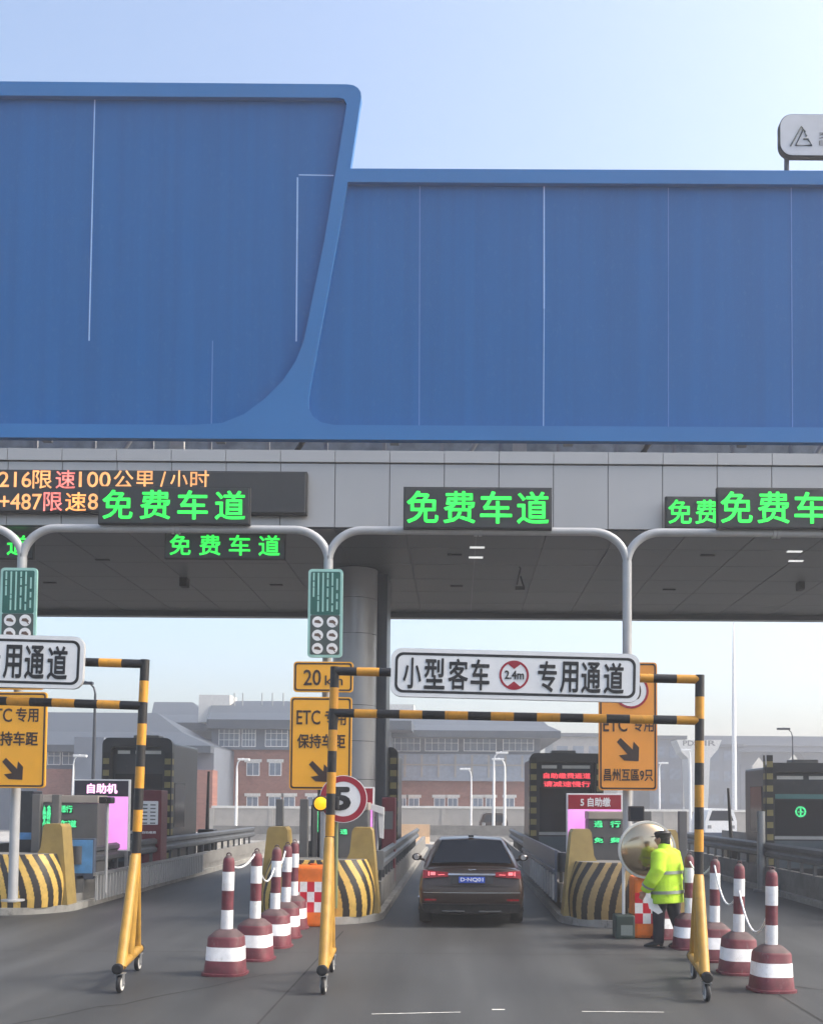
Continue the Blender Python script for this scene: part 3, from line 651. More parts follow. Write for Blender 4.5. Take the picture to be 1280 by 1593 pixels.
# ------------------------------------------------------------------ toll islands
def nose(xl, xr, y0, h, t, dull=False):
    """rounded bulging nose with chevron stripes"""
    cx, R = (xl+xr)/2, (xr-xl)/2; n, mh = 260, 36; vs = []; fs = []; mi = []
    for j in range(mh+1):
        z = j/mh; q = 1-.1*z**2 + .05*math.sin(z*math.pi)
        for i in range(n+1):
            a = math.pi+math.pi*i/n        # front half
            ca, sa = math.cos(a), math.sin(a); s = (abs(ca)**3.4+abs(sa)**3.4)**(-1/3.4)
            vs.append((cx+R*q*ca*s, y0+R*1.05+R*1.05*q*sa*s, .12+z*(h-.12)))
    mbx = MB(); o = 0; mbx.v += vs
    for j in range(mh):
        for i in range(n):
            u = abs(i+.5-n/2)/(n/2); zz = (j+.5)/mh
            k = int(math.floor((u*R*1.57+.0)/.105 - (1-zz**2)*2.4+40)) % 2
            mbx.f.append([j*(n+1)+i, j*(n+1)+i+1, (j+1)*(n+1)+i+1, (j+1)*(n+1)+i]); mbx.m.append(k); mbx.sm.append(True)
    mbx.f.append([mh*(n+1)+i for i in range(n+1)]); mbx.m.append(2); mbx.sm.append(False)
    mbx.f.append([0, mh*(n+1), mh*(n+1)+n, n]); mbx.m.append(2); mbx.sm.append(False)
    mbx.build('striped_nose', [mat('nose_black', (40, 38, 36), .5, 0, .15, 8), mat('nose_dull_tan', (150, 128, 84), .55, 0, .12, 8) if dull else mat('nose_yellow', (200, 166, 84), .5, 0, .15, 8, wear=(110, 96, 60), wamt=.6), M['conc']], t, fix=False)
def island(xl, xr, y0, y1, label, dull=False, h=1.1):
    t = thing('toll_island', label, 'traffic island', ((xl+xr)/2, (y0+y1)/2, 0), 'concrete toll islands')
    cx, R = (xl+xr)/2, (xr-xl)/2+.1; P = []
    for k in range(21):
        a = math.pi+math.pi*k/20; P.append((cx+R*math.cos(a), y0+R+R*math.sin(a)-.12))
    P += [(xr+.1, y1), (xl-.1, y1)]
    mb = MB(); mb.prismz(P, 0, .13); mb.build('kerb', M['kerb'], t)
    P2 = [(xl+.02, y0+.9), (xr-.02, y0+.9), (xr-.02, y1-.05), (xl+.02, y1-.05)]
    mb = MB(); mb.prismz(P2, .131, .28); mb.build('deck', M['conc'], t)
    nose(xl+.06, xr-.06, y0, h, t, dull)
    for s in (-1, 1):                       # yellow wedge posts behind the nose
        ex = cx+s*(xr-xl)/2; yy = y0+.62
        P = [(ex+s*.04, .132), (ex-s*.10, h+.5), (ex-s*.14, h+.56), (ex-s*.42, h+.56), (ex-s*.46, h+.5), (ex-s*.5, h+.1), (ex-s*.62, h-.12), (ex-s*.3, .6), (ex-s*.2, .132)]
        mb = MB(); mb.prism(P, yy, yy+.5)
        mb.build('guard_wedge', mat('wedge_yellow', (150, 128, 72), .6, 0, .12, 6) if not dull else mat('wedge_dull', (168, 146, 92), .6, 0, .1, 5), t)
    # side walls and rails
    for s, X in ((-1, xl), (1, xr)):
        mb = MB(); mb.box(X, X-s*.14, y0+1.6, y1-1, .28, .62); mb.build('side_wall', M['conc'], t)
        mb = MB(); n = int((y1-y0-3)/.9)
        n = min(n, 20)
        for i in range(n): yy = y0+2+i*.9; mb = MB(); mb.box(X-s*.02, X-s*.08, yy, yy+.07, .62, .93); mb.build('rail_post', M['rail'], t)
        mb = MB()
        P = [(X+s*.03, .88), (X+s*.03, .96), (X-s*.02, 1.0), (X-s*.02, 1.04), (X+s*.03, 1.08), (X+s*.03, 1.16), (X-s*.04, 1.2), (X-s*.05, 1.2), (X-s*.06, .84), (X-s*.04, .84)]
        mb.prism(P, y0+1.7, y1-10); mb.lathe([(.2, .84), (.2, 1.2)], (X-s*.16, y0+1.75, 0), 18); mb.build('guard_rail', M['rail'], t)
    return t
IS = [(-9.6, -7.4, 20.2, 50, 'left toll island with bright striped nose at the left edge'), (-3.5, -1.42, 19.0, 50, 'toll island under the round column left of the car'),
      (1.92, 4.0, 18.8, 50, 'toll island with dull striped nose right of the car'), (7.55, 9.7, 18.6, 50, 'toll island at the right edge beyond the last bollard')]
for i, a in enumerate(IS): island(*a, dull=(i == 2))
# blue-grey slatted panel on the right island, facing the car lane
t = thing('slat_fence', 'blue grey panel with pale upright slats along the island right of the car', 'fence', (1.86, 24, .0))
mb = MB(); mb.box(1.8, 1.84, 20.2, 30, .3, 1.25); mb.box(1.76, 1.8, 20.2, 30, .84, .9); mb.build('panel', M['bluerail'], t)
for i in range(11): mb = MB(); mb.box(1.765, 1.797, 20.3+i*.62, 20.48+i*.62, .34, .8); mb.build('slat', M['offw'], t)
t = thing('slat_fence', 'low grey fence of upright bars behind the left striped nose', 'fence', (-7.1, 26, 0))
mb = MB()
for i in range(46): mb.box(-7.17, -7.13, 21.8+i*.2, 21.86+i*.2, .13, .62)
mb.build('bar', M['steelp'], t); mb = MB(); mb.box(-7.18, -7.12, 21.7, 31.2, .62, .68); mb.build('rail', M['steel'], t)

# ------------------------------------------------------------------ toll booths
def booth(xl, xr, y0, y1, H, label, redtext=False, emblem=False, faded=False):
    t = thing('toll_booth', label, 'toll booth', ((xl+xr)/2, (y0+y1)/2, .28), 'dark toll booths on the islands')
    R = .18; c0 = .3
    mb = MB(); mb.bbox(xl+.1, xr-.1, y0+.12, y1, c0, H-.1, .06); mb.build('body', M['booth'], t)
    P = rr(xl, xr, c0, H, R); Pi = rr(xl+.22, xr-.22, c0+.02, H-.24, .1)
    mb = MB(); mb.prism(P, y0-.1, y0+.12, holes=[Pi]); mb.build('portal_frame', mat('booth_frame', (40, 42, 46), .4), t)
    for s, X in ((-1, xl), (1, xr)):
        mb = MB()
        for j in range(9):
            z = .6+j*.31
            for q in (0, 1): mb.box(X-s*.03, X-s*.19, y0-.107, y0-.1, z+q*.155, z+.155+q*.155, q); mb.box(X+s*.0045, X, y0-.08, y0+.1, z+q*.155, z+.155+q*.155, q)
        mb.build('hazard_stripe', [mat('faded_stripe', (138, 128, 84), .6, 0, .1, 6), M['black']], t)
    mb = MB(); mb.box(xl+.3, xr-.3, y0+.105, y0+.118, 1.35, H-.95); mb.build('window', M['glassd'], t)
    mb = MB(); mb.box(xl+.28, xr-.28, y0+.1, y0+.118, 1.24, 1.32); mb.build('sill', M['steelp'], t)
    mb = MB(); mb.box(xl+.35, Xm(xl, xr)-.25, y0+.1, y0+.118, H-.42, H-.33); mb.box(Xm(xl, xr)-.1, xr-.35, y0+.1, y0+.118, H-.42, H-.33); mb.build('name_strip', M['offw'], t)
    for a_, b_ in ((xl+.088, xl+.1), (xr-.088, xr-.1)): mb = MB(); mb.box(a_, b_, y0+.6, y0+1.7, 1.4, 2.6); mb.build('side_window', M['glassd'], t)
    mb = MB(); mb.box(xl+.28, xr-.28, y0+.09, y0+.117, .5, 1.2); mb.build('lower_panel', M['lowpan'], t)
    mb = MB(); mb.tube([(xl+.3, y0-.02, H-.2), (xr-.3, y0-.02, H-.2)], .025, 8); mb.build('light_tube', M['offw'], t)
    mb = MB(); mb.bbox(xr-.75, xr-.45, y0+.03, y0+.1, 1.5, 1.8, .02); mb.build('ticket_unit', M['kgrey'], t)
    mb = MB(); mb.bbox(Xm(xl, xr)-.35, Xm(xl, xr)+.35, y0+.7, y0+1.2, H-.1, H+.12, .03); mb.build('roof_unit', M['kgrey'], t)
    if redtext:
        mb = MB(); mb.bbox(xl+.32, xr-.28, y0+.03, y0+.1, H-.98, H-.5, .01); mb.build('display', M['led'], t)
        text('自助缴费通道', (xl+.4, xr-.35, H-.7, H-.55), y0+.029, M['redled'], t, 'led_text', off=.03)
        text('请减速慢行', (xl+.4, xr-.35, H-.93, H-.78), y0+.029, M['redled'], t, 'led_text', off=.03)
    if emblem:
        mb = MB(); c = (xl+.95, 1.95); mb.prism(circ(*c, .14), y0+.09, y0+.103, holes=[circ(*c, .1)]); mb.box(c[0]-.02, c[0]+.02, y0+.09, y0+.103, 1.85, 2.05); mb.box(c[0]-.07, c[0]+.07, y0+.089, y0+.102, 1.93, 1.96); mb.build('emblem', M['dgreen'], t)
        mb = MB(); mb.box(xl+.3, xr-.3, y0+.08, y0+.1, 2.28, 2.4); mb.build('sun_strip', M['teal'], t)
    return t
booth(-9.4, -7.55, 29, 32.2, 3.78, 'dark booth with rounded frame behind the left striped post')
booth(-3.5, -1.5, 27.5, 31.5, 3.5, 'dark booth mostly hidden behind the round column')
booth(2.0, 4.05, 30.5, 34.5, 3.52, 'dark booth with two rows of red lit characters right of the car', redtext=True)
booth(7.85, 10.4, 28, 30.3, 3.2, 'dark booth with green emblem on its glass at the right edge', emblem=True)

# ------------------------------------------------------------------ kiosks, screens on the islands
def screen_panel(px, D, header, body, label, htext=None, hm=None, split=.2, sub=None):
    X0, X1, Z0, Z1 = rectp(*px, D); h = Z1-Z0
    t = thing('screen_panel', label, 'screen', ((X0+X1)/2, D, .28))
    mb = MB(); mb.bbox(X0, X1, D, D+.12, Z0, Z1, .012); mb.build('frame', M['white'], t)
    e = .03
    mb = MB(); mb.box(X0+e, X1-e, D-.005, D+.01, Z1-e-h*split, Z1-e); mb.build('header', header, t)
    mb = MB(); mb.box(X0+e, X1-e, D-.005, D+.01, Z0+e, Z1-e-h*split-.005); mb.build('screen', body, t)
    if htext: text(htext, (X0+(X1-X0)*.25, X1-(X1-X0)*.22, Z1-e-h*split*.8, Z1-e-h*split*.2), D-.006, hm or M['white'], t, off=.03)
    mb = MB()
    for x in (X0+.06, X1-.06): mb.box(x-.03, x+.03, D+.03, D+.09, .28, Z0)
    mb.build('stand', M['steel'], t)
    return t
pinkt = mat('pink_led', (245, 180, 225), .5, emit=.7)
t = screen_panel((115, 1212, 200, 1324), 24, M['lilacd'], M['lilac'], 'tall lilac lit screen with dark header left of the left booth', '自助机', pinkt, .22)
t = screen_panel((881, 1234, 968, 1347), 22.5, M['red'], M['lilac'], 'pink lit screen with red header in front of the right booth', '5 自助缴', M['white'], .2)
t = screen_panel((545, 1224, 581, 1330), 22.5, M['red'], M['lilac'], 'narrow screen with red top behind the round 5 sign', None, None, .28)
def kiosk(px, D, label, lights, body='kgrey', top='kbeige', dep=.6):
    X0, X1, Z0, Z1 = rectp(*px, D)
    t = thing('pay_machine', label, 'machine', ((X0+X1)/2, D, .28))
    mb = MB(); mb.bbox(X0, X1, D, D+dep, .28, Z1-.16, .02); mb.build('cabinet', M[body], t)
    mb = MB(); mb.bbox(X0-.01, X1+.01, D-.03, D+dep, Z1-.158, Z1, .02); mb.build('hood', M[top], t)
    for (a, b, c, d, s_) in lights:
        r_ = rectp(a, b, c, d, D); mb = MB(); mb.box(r_[0], r_[1], D-.012, D, r_[2], r_[3]); sc = mb.build('display', M['led'], t)
        text(s_, (r_[0]+.01, r_[1]-.01, r_[2]+.015, r_[3]-.015), D-.013, M['dgreen'], sc, 'led_text', off=.04)
    return t
kiosk((92, 1237, 151, 1330), 22.6, 'grey pay machine with green lit words beside the lilac screen', [(93, 1252, 114, 1265, '通行'), (93, 1275, 120, 1288, '车道')])
kiosk((66, 1236, 81, 1330), 22.4, 'narrow post cabinet with green lit column left of grey pay machine', [(67, 1253, 80, 1286, '免费')])
kiosk((915, 1262, 969, 1345), 21.6, 'grey pay machine with four green lit words before the pink screen', [(923, 1276, 937, 1288, '通'), (948, 1276, 965, 1288, '行'), (923, 1302, 938, 1312, '免'), (948, 1302, 965, 1312, '费')])
kiosk((527, 1248, 572, 1330), 21.6, 'grey pay machine behind the round 5 sign with one green lamp', [(529, 1289, 541, 1299, '通')])
t = thing('pay_machine', 'dark red pay machine with a white instruction panel behind the left striped post', 'machine', at(232, 1320, 27) * Vector((1, 1, 0))if False else (at(232, 1320, 27).x, 27, .28))
X0, X1, Z0, Z1 = rectp(214, 1229, 250, 1320, 27)
mb = MB(); mb.bbox(X0, X1, 27, 27.6, .28, Z1, .03); mb.build('cabinet', M['dred'], t)
a, b, c, d = rectp(219, 1246, 246, 1283, 27); mb = MB(); mb.prism(rr(a, b, c, d, .02), 26.99, 27.0); mb.build('panel', M['white'], t)
mb = MB()
for i in range(3):
    for j in range(6): mb.box(a+.05+i%2*.2, a+.18+i%2*.2, 26.985, 26.99, d-.08-j*.09, d-.11-j*.09)
mb.build('small_print', M['kgrey'], t)
a, b, c, d = rectp(222, 1293, 243, 1297, 27); text('自助缴费', (a, b, c, d), 26.999, M['white'], t, off=.02)
# dark red cabinet on the middle island
t = thing('pay_machine', 'dark red narrow cabinet between column and car', 'machine', (at(603, 1300, 25).x, 25, .28))
X0, X1, Z0, Z1 = rectp(594, 1240, 614, 1330, 25); mb = MB(); mb.bbox(X0, X1, 25, 25.5, .28, Z1, .03); mb.build('cabinet', M['dred'], t)
r_ = rectp(597, 1262, 611, 1290, 25); mb = MB(); mb.box(r_[0], r_[1], 24.99, 25.0, r_[2], r_[3]); mb.build('panel', M['kgrey'], t)
# white angular reader arm
a = at(587, 1252, 22.3)
t = thing('card_reader_arm', 'white angled reader head on a thin post beside the round column', 'machine', (at(586, 1300, 22.3).x, 22.3, .28))
mb = MB(); P = W([(573, 1249), (597, 1256), (597, 1268), (578, 1260)], 22.3)[::-1]; mb.prism(P, 22.3, 22.5); P = W([(588, 1262), (597, 1262), (596, 1305), (590, 1303)], 22.3)[::-1]; mb.prism(P, 22.33, 22.46); mb.build('head', M['white'], t)
mb = MB(); X = at(586, 1300, 22.3).x; mb.tube([(X, 22.4, .28), (X, 22.4, at(586, 1258, 22.3).z)], .03, 10); mb.build('post', M['steelp'], t)
# bollard like grey posts standing on islands
GP = []
for (px, py, D, wdt, lb) in ((435, 1243, 21.4, .14, 'thin grey post left of the yellow arrow sign pole'), (473, 1243, 21.4, .16, 'grey post right below the yellow arrow sign'), (490, 1243, 21.8, .1, 'dark slim post beside the green lit strip'),
                        (1007, 1262, 21.0, .15, 'grey post behind the convex mirror'), (1062, 1262, 21.6, .16, 'grey post right of the convex mirror'), (57, 1235, 21.4, .16, 'grey post left of the narrow green lit cabinet'), (87, 1236, 21.4, .15, 'grey post before the grey pay machine at left')):
    c = at(px, py, D); mb = MB(); mb.bbox(c.x-wdt/2, c.x+wdt/2, D, D+wdt, .28, c.z, .015); mb.box(c.x-wdt/2-.04, c.x+wdt/2+.04, D-.04, D+wdt+.04, .281, .3)
    tag(mb.build('steel_post', M['kgrey'], origin=(c.x, D, .28)), lb, 'post', 'square steel posts on the islands')
c = at(491, 1280, 22); t = thing('light_strip', 'dark upright case with green lit strip under the yellow arrow sign', 'lamp', (c.x, 22, .28))
X0, X1, Z0, Z1 = rectp(484, 1252, 498, 1310, 22.1); mb = MB(); mb.bbox(X0, X1, 22.1, 22.25, .28, Z1, .015); mb.build('case', M['booth'], t)
mb = MB(); mb.box(X0+.04, X1-.04, 22.09, 22.1, Z0+.2, Z1-.05); mb.build('lens', M['dgreen'], t)

# left island: blue poster case, black speaker camera on thin post, grey cabinet left edge
t = thing('poster_case', 'blue poster box low beside the left striped nose', 'poster', (at(123, 1340, 21.6).x, 21.6, .28))
X0, X1, Z0, Z1 = rectp(98, 1304, 146, 1368, 21.8); mb = MB(); mb.bbox(X0, X1, 21.8, 21.95, max(Z0, .29), Z1, .015); mb.build('case', M['bluerail'], t)
mb = MB(); mb.box(X0+.03, X1-.03, 21.79, 21.8, Z0+.12, Z1-.03); mb.build('poster', M['sky'], t)
t = thing('poster_case', 'blue topped dark cabinet at left edge behind the sign pole', 'machine', (at(37, 1330, 23).x, 23, .28))
X0, X1, Z0, Z1 = rectp(22, 1230, 50, 1340, 23); mb = MB(); mb.bbox(X0, X1, 23, 23.5, .28, Z1, .02); mb.build('cabinet', M['booth'], t)
X0, X1, Z0, Z1 = rectp(24, 1295, 49, 1306, 23); mb = MB(); mb.box(X0, X1, 22.99, 23, Z0, Z1); mb.build('strip', M['sky'], t)
def camera_post(px, ytop, D, label, m=M['black'], side=1):
    c = at(px, ytop, D); t = thing('camera_post', label, 'camera', (c.x, D, .28))
    mb = MB(); mb.tube([(c.x, D, .28), (c.x, D, c.z)], .03, 10); mb.build('post', M['steelp'], t)
    mb = MB(); mb.bbox(c.x-.12, c.x+.12, D-.2, D+.1, c.z, c.z+.13, .03); mb.lathe([(.05, -.05), (.045, 0)], (c.x, D-.2, c.z+.065), 16, axis='Y'); mb.build('camera_head', m, t)
    return t
camera_post(168, 1250, 21.9, 'small black camera on a pale post before the lilac screen')
t = camera_post(448, 1330, 15.5, 'small dark lamp head behind the left row of bollards') if False else None
# black square flood lamp
D = 18.6; X0, X1, Z0, Z1 = rectp(978, 1254, 1002, 1278, D)
t = thing('flood_lamp', 'black square lamp on a grey post above the convex mirror', 'lamp', (Xm(X0, X1), D, 0))
mb = MB(); mb.bbox(X0, X1, D, D+.14, Z0, Z1, .012); mb.build('housing', M['black'], t)
mb = MB(); mb.box(X0+.03, X1-.03, D-.004, D, Z0+.03, Z1-.03); mb.build('lens', M['glassd'], t)
mb = MB(); mb.tube([(Xm(X0, X1), D+.1, .28), (Xm(X0, X1), D+.1, Z0+.05)], .035, 12); mb.build('post', M['steelp'], t)
# tall grey pole at right
for px, yt, D, rr_, lb in ((1183, 1262, 27, .1, 'thick grey pole before the booth at the right edge'),):
    c = at(px, yt, D); mb = MB(); mb.tube([(c.x, D, 0), (c.x, D, c.z)], rr_, 18); mb.lathe([(rr_+.1, 0), (rr_+.1, .05)], (c.x, D, 0), 18); tag(mb.build('steel_pole', M['steel'], origin=(c.x, D, 0)), lb, 'pole')
# thin black mast arms (raised barrier) 
c0, c1 = at(1138, 1330, 34), at(1132, 1226, 34)
mb = MB(); mb.tube([c0, c1], [.07, .04], 10); mb.bbox(c0.x-.2, c0.x+.2, 33.8, 34.2, 0, c0.z+.4, .03); tag(mb.build('barrier_gate', M['black'], origin=(c0.x, 34, 0)), 'raised dark barrier arm in the lane left of the right booth', 'barrier')
c0, c1 = at(322, 1310, 34), at(325, 1200, 34)
mb = MB(); mb.tube([c0, c1], [.07, .035], 10); mb.bbox(c0.x-.25, c0.x+.25, 33.8, 34.3, 0, c0.z+.4, .03); tag(mb.build('barrier_gate', M['black'], origin=(c0.x, 34, 0)), 'raised dark barrier arm right of the left booth', 'barrier')

# ------------------------------------------------------------------ traffic bollards
def cone_proto():
    t = thing('traffic_bollard', 'x', 'bollard', (0, 0, 0))
    mb = MB(); prof = [(.275, 0), (.275, .03), (.25, .035), (.235, .18), (.232, .185), (.225, .345), (.222, .35), (.216, .45), (.205, .475), (.13, .54), (.09, .56)]
    mis = [0, 0, 0, 0, 1, 1, 0, 0, 2, 2]
    mb.lathe(prof, n=40, mis=mis, sq=1.2); mb.build('base', [M['cred'], M['cwhite'], M['cgrey']], t)
    mb = MB(); z0 = .55; prof = [(.075, z0), (.075, z0+.24), (.0745, z0+.245), (.0745, z0+.48), (.075, z0+.485), (.075, z0+.715), (.0745, z0+.72), (.073, z0+.84), (.06, z0+.89), (.03, z0+.92), (.012, z0+.925)]
    mis = [1, 1, 0, 0, 1, 1, 0, 0, 2, 2]
    mb.lathe(prof, n=24, mis=mis); mb.build('shaft', [M['cred'], M['cwhite'], M['cgrey']], t)
    mb = MB(); R = .03; mb.tube([(R*math.cos(a_), 0, 1.475+R*math.sin(a_)) for a_ in [2*math.pi*k/12 for k in range(13)]], .008, 6, cap=False); mb.build('eyelet', M['cgrey'], t)
    return t
proto = cone_proto()
CN = [((348, 1522), 'faded red and white bollard nearest in the left row, grey dirty base'), ((393, 1499), 'second bollard of the left row with the darkest red base'),
      ((424, 1479), 'third bollard of the left row with pale grey shaft'), ((441, 1464), 'fourth bollard of the left row before the orange barrier'), ((454, 1450), 'farthest bollard of the left row touching the orange barrier'),
      ((1203, 1548), 'nearest bollard of the right row at far right'), ((1151, 1521), 'second bollard of the right row between two hanging chains'), ((1113, 1501), 'third bollard of the right row just right of the striped post'),
      ((1074, 1482), 'bollard mostly hidden behind the right striped post'), ((1038, 1466), 'bollard hidden behind the standing worker')]
cpos = []
for i, ((px, py), lb) in enumerate(CN):
    o = proto if i == 0 else dup(proto)
    p = gnd(px, py-5); o.location = (p.x, p.y+.1, 0); s = .98 if i < 5 else .93; o.scale = (s, s, s)
    o.rotation_euler = (rad(random.uniform(-.5, .5)), rad(random.uniform(.2, 1.2)), random.uniform(-.2, .2)); tag(o, lb, 'bollard', 'red and white bollards'); cpos.append((o.location.copy(), s))
def chain(i, j, z0, z1, sag, label):
    a = cpos[i][0]+Vector((0, 0, z0*cpos[i][1])); b = cpos[j][0]+Vector((0, 0, z1*cpos[j][1])); mb = MB(); n = 24
    P = [a.lerp(b, k/n)-Vector((0, 0, sag*4*(k/n)*(1-k/n))) for k in range(n+1)]
    a.y -= 0; mb.tube(P, [.011+.004*(k % 2) for k in range(n+1)], 7)
    tag(mb.build('plastic_chain', M['cwhite'], origin=tuple(a)), label, 'chain', 'white chains between bollards')
chain(0, 1, 1.38, 1.45, .12, 'white chain between the two nearest bollards of the left row')
chain(1, 2, 1.45, 1.2, .3, 'white chain between second and third bollard of the left row')
chain(2, 3, 1.4, 1.4, .2, 'white chain between the far bollards of the left row')
chain(5, 6, 1.05, 1.2, .45, 'white chain hanging low between the two nearest right bollards')
chain(6, 7, 1.1, 1.45, .35, 'white chain between second and third bollard of the right row')
chain(7, 8, 1.45, 1.4, .2, 'white chain running behind the right striped post')

# ------------------------------------------------------------------ orange water barriers with checker
def barrier(px, D, label):
    X0, X1, _, Z1 = rectp(*px, D); Z0 = 0
    t = thing('crash_barrel', label, 'barrier', (Xm(X0, X1), D+.3, 0), 'orange barriers with checker bands')
    mb = MB(); mb.bbox(X0, X1, D, D+.55, Z0, Z1, .05); mb.build('tank', M['orange'], t)
    zb, zt = Z0+(Z1-Z0)*.24, Z0+(Z1-Z0)*.74; n = 5; cw = (X1-X0-.02)/n; ch = (zt-zb)/3
    for nm, mm, par in (('red_square', M['checkr'], 0), ('white_square', M['cwhite'], 1)):
        mb = MB()
        for i in range(n):
            for j in range(3):
                if (i+j) % 2 == par: mb.box(X0+.01+i*cw, X0+.01+(i+1)*cw, D-.006, D, zb+j*ch, zb+(j+1)*ch)
        if par == 0 or True: mb.build(nm, mm, t)
    mb = MB(); mb.lathe([(.06, Z1-.01), (.06, Z1+.03)], (Xm(X0, X1), D+.28, 0), 16); mb.build('filler_cap', M['orange'], t)
barrier((455, 1347, 512, 1442), gnd(480, 1442).y, 'orange barrier with red and white checker left of the striped post')
barrier((986, 1364, 1050, 1458), gnd(1000, 1460).y, 'orange barrier with checker band behind the worker')

# ------------------------------------------------------------------ convex mirror
D = 17.3; a = at(1006, 1322, D); R = 42/F*D
t = thing('convex_mirror', 'big round convex traffic mirror with white pole beside the worker', 'mirror', (a.x, D, 0))
prof = [(R, .0)]+[(R*math.cos(rad(90*k/10)), -.16*math.sin(rad(90*k/10))) for k in range(1, 10)]+[(.012, -.16)]
mb = MB(); mb.lathe([(r_, h_) for r_, h_ in prof], (a.x, D, a.z), 48, axis='Y'); mb.build('mirror_face', M['mirror'], t)
mb = MB(); mb.lathe([(R-.01, -.03), (R+.025, -.03), (R+.03, .03), (R, .06), (.1, .09)], (a.x, D, a.z), 48, axis='Y'); mb.build('rim', M['offw'], t)
px_ = at(971, 1400, D).x
mb = MB(); mb.tube([(px_, D+.1, .2), (px_, D+.1, a.z+.1)], .025, 10); mb.tube([(px_, D+.1, a.z), (a.x, D+.1, a.z)], .022, 8); mb.build('post', M['white'], t)
X0, X1, Z0, Z1 = rectp(956, 1423, 986, 1457, D); mb = MB(); mb.bbox(X0, X1, D-.1, D+.3, 0, Z1, .03); mb.build('base', M['dkgreen'], t)
mb = MB(); mb.box(X0+.08, X1-.04, D-.106, D-.1, .06, .22); mb.build('base_label', mat('faded_label', (120, 130, 128), .6), t)

# ------------------------------------------------------------------ worker
p = gnd(1041, 1474)
wk = thing('person', 'worker in bright yellow green jacket, black cap and dark trousers seen from behind', 'person', (0, 0, 0))
def limb(mb, pts, rs, n=14): mb.tube([Vector(q) for q in pts], rs, n)
def ball(mb, c, rx, ry, rz, n=14, m_=10):
    vs = []; fs = []
    for j in range(m_+1):
        th = math.pi*j/m_
        for i in range(n): a_ = 2*math.pi*i/n; vs.append((c[0]+rx*math.sin(th)*math.cos(a_), c[1]+ry*math.sin(th)*math.sin(a_), c[2]+rz*math.cos(th)))
    for j in range(m_):
        for i in range(n): fs.append((j*n+i, (j+1)*n+i, (j+1)*n+(i+1) % n, j*n+(i+1) % n))
    mb.add(vs, fs, 0, True)
armL = [(-.01, .17, 1.36), (-.03, .27, 1.12), (.05, .31, .98), (.17, .29, .82)]
armR = [(-.01, -.17, 1.36), (-.02, -.26, 1.12), (.06, -.28, .97), (.15, -.25, .84)]
legs = []
mb = MB()
ball(mb, (0, 0, .93), .11, .15, .13); ball(mb, (0, 0, 1.2), .11, .16, .2); limb(mb, [(0, 0, .9), (0, 0, 1.3)], [(.1, .14), (.11, .16)])
limb(mb, [(0, 0, 1.32), (.01, 0, 1.42), (.03, 0, 1.5)], [.075, .055, .055])
ball(mb, (.035, 0, 1.565), .092, .075, .112); ball(mb, (.065, 0, 1.52), .06, .055, .06)          # skull, jaw
ball(mb, (.135, 0, 1.55), .02, .014, .026); ball(mb, (.12, 0, 1.508), .012, .026, .008)        # nose, lips
for s in (-1, 1):
    ball(mb, (.03, s*.078, 1.56), .02, .012, .032)
    st = .13*s
    limb(mb, [(0, s*.085, .92), (.03+st*.5, s*.09, .5), (st*.75, s*.09, .3), (-.02+st, s*.09, .08)], [.085, .055, .05, .036])
    limb(mb, [(-.05+st, s*.09, .05), (.05+st, s*.1, .045), (.17+st, s*.11, .03)], [(.035, .04), (.035, .045), (.022, .035)])
for A in (armL, armR): limb(mb, A, [.055, .045, .04, .026])
for A, s in ((armL, 1), (armR, -1)):          # hands: palm, four fingers, thumb
    wv = Vector(A[-1]); d = (wv-Vector(A[-2])).normalized(); side = Vector((0, 1, 0)); nrm = d.cross(side).normalized(); fw = nrm if nrm.x > 0 else -nrm
    pal = wv+d*.055; limb(mb, [wv, wv+d*.03, wv+d*.09], [(.026, .022), (.04, .018), (.042, .015)])
    for k, L in enumerate((.072, .08, .075, .058)):
        b0 = wv+d*.085+fw*(.03-.02*k); b1 = b0+d*L*.5-side*s*.006; b2 = b1+(d*.7-side*s*.7).normalized()*L*.3; b3 = b2+(d*.2-side*s).normalized()*L*.25
        limb(mb, [b0, b1, b2, b3], [.0095, .009, .008, .0065], 8)
    b0 = wv+d*.03+fw*.03; limb(mb, [b0, b0+d*.025+fw*.022, b0+d*.05+fw*.03-side*s*.012], [.012, .0105, .008], 8)
body = remesh(mb, 'body', M['skin'], wk, .007, 3)
# eyes
mb = MB()
for s in (-1, 1): ball(mb, (.113, s*.03, 1.572), .008, .011, .006)
mb.build('eyes', M['hair'], wk)
mb = MB(); ball(mb, (.015, 0, 1.575), .1, .083, .105); ball(mb, (-.03, 0, 1.52), .055, .062, .07); hair = remesh(mb, 'hair', M['hair'], wk, .008, 3)
mb = MB(); ball(mb, (.02, 0, 1.625), .112, .095, .07); mb.lathe([(.1, 1.6), (.104, 1.6), (.112, 1.635), (.118, 1.65), (.1, 1.675), (.05, 1.687), (.01, 1.69)], (.02, 0, 0), 28)
P = [(.09+.0*k, 0) for k in range(1)]
mb.prismz([(.07, -.085), (.12, -.085), (.165, -.06), (.19, -.02), (.19, .02), (.165, .06), (.12, .085), (.07, .085)], 1.598, 1.608)
mb.build('cap', M['black'], wk)
mb = MB()      # jacket
limb(mb, [(-.0, 0, .64), (-.0, 0, .72), (-.01, 0, 1.0), (-.015, 0, 1.2), (-.01, 0, 1.33), (0, 0, 1.42), (.005, 0, 1.47)], [(.2, .27), (.2, .27), (.185, .255), (.18, .25), (.15, .225), (.085, .11), (.085, .09)], 24)
# ring axes: tube's ref for a vertical path
for A in (armL, armR):
    B = [Vector(q) for q in A]; e = B[-1]-(B[-1]-B[-2]).normalized()*.015
    limb(mb, [B[0]+Vector((0, 0, .0)), B[1], B[2], e], [.115, .1, .09, .07], 18)
    ball(mb, (B[0].x, B[0].y*1.0, B[0].z-.01), .1, .085, .085)
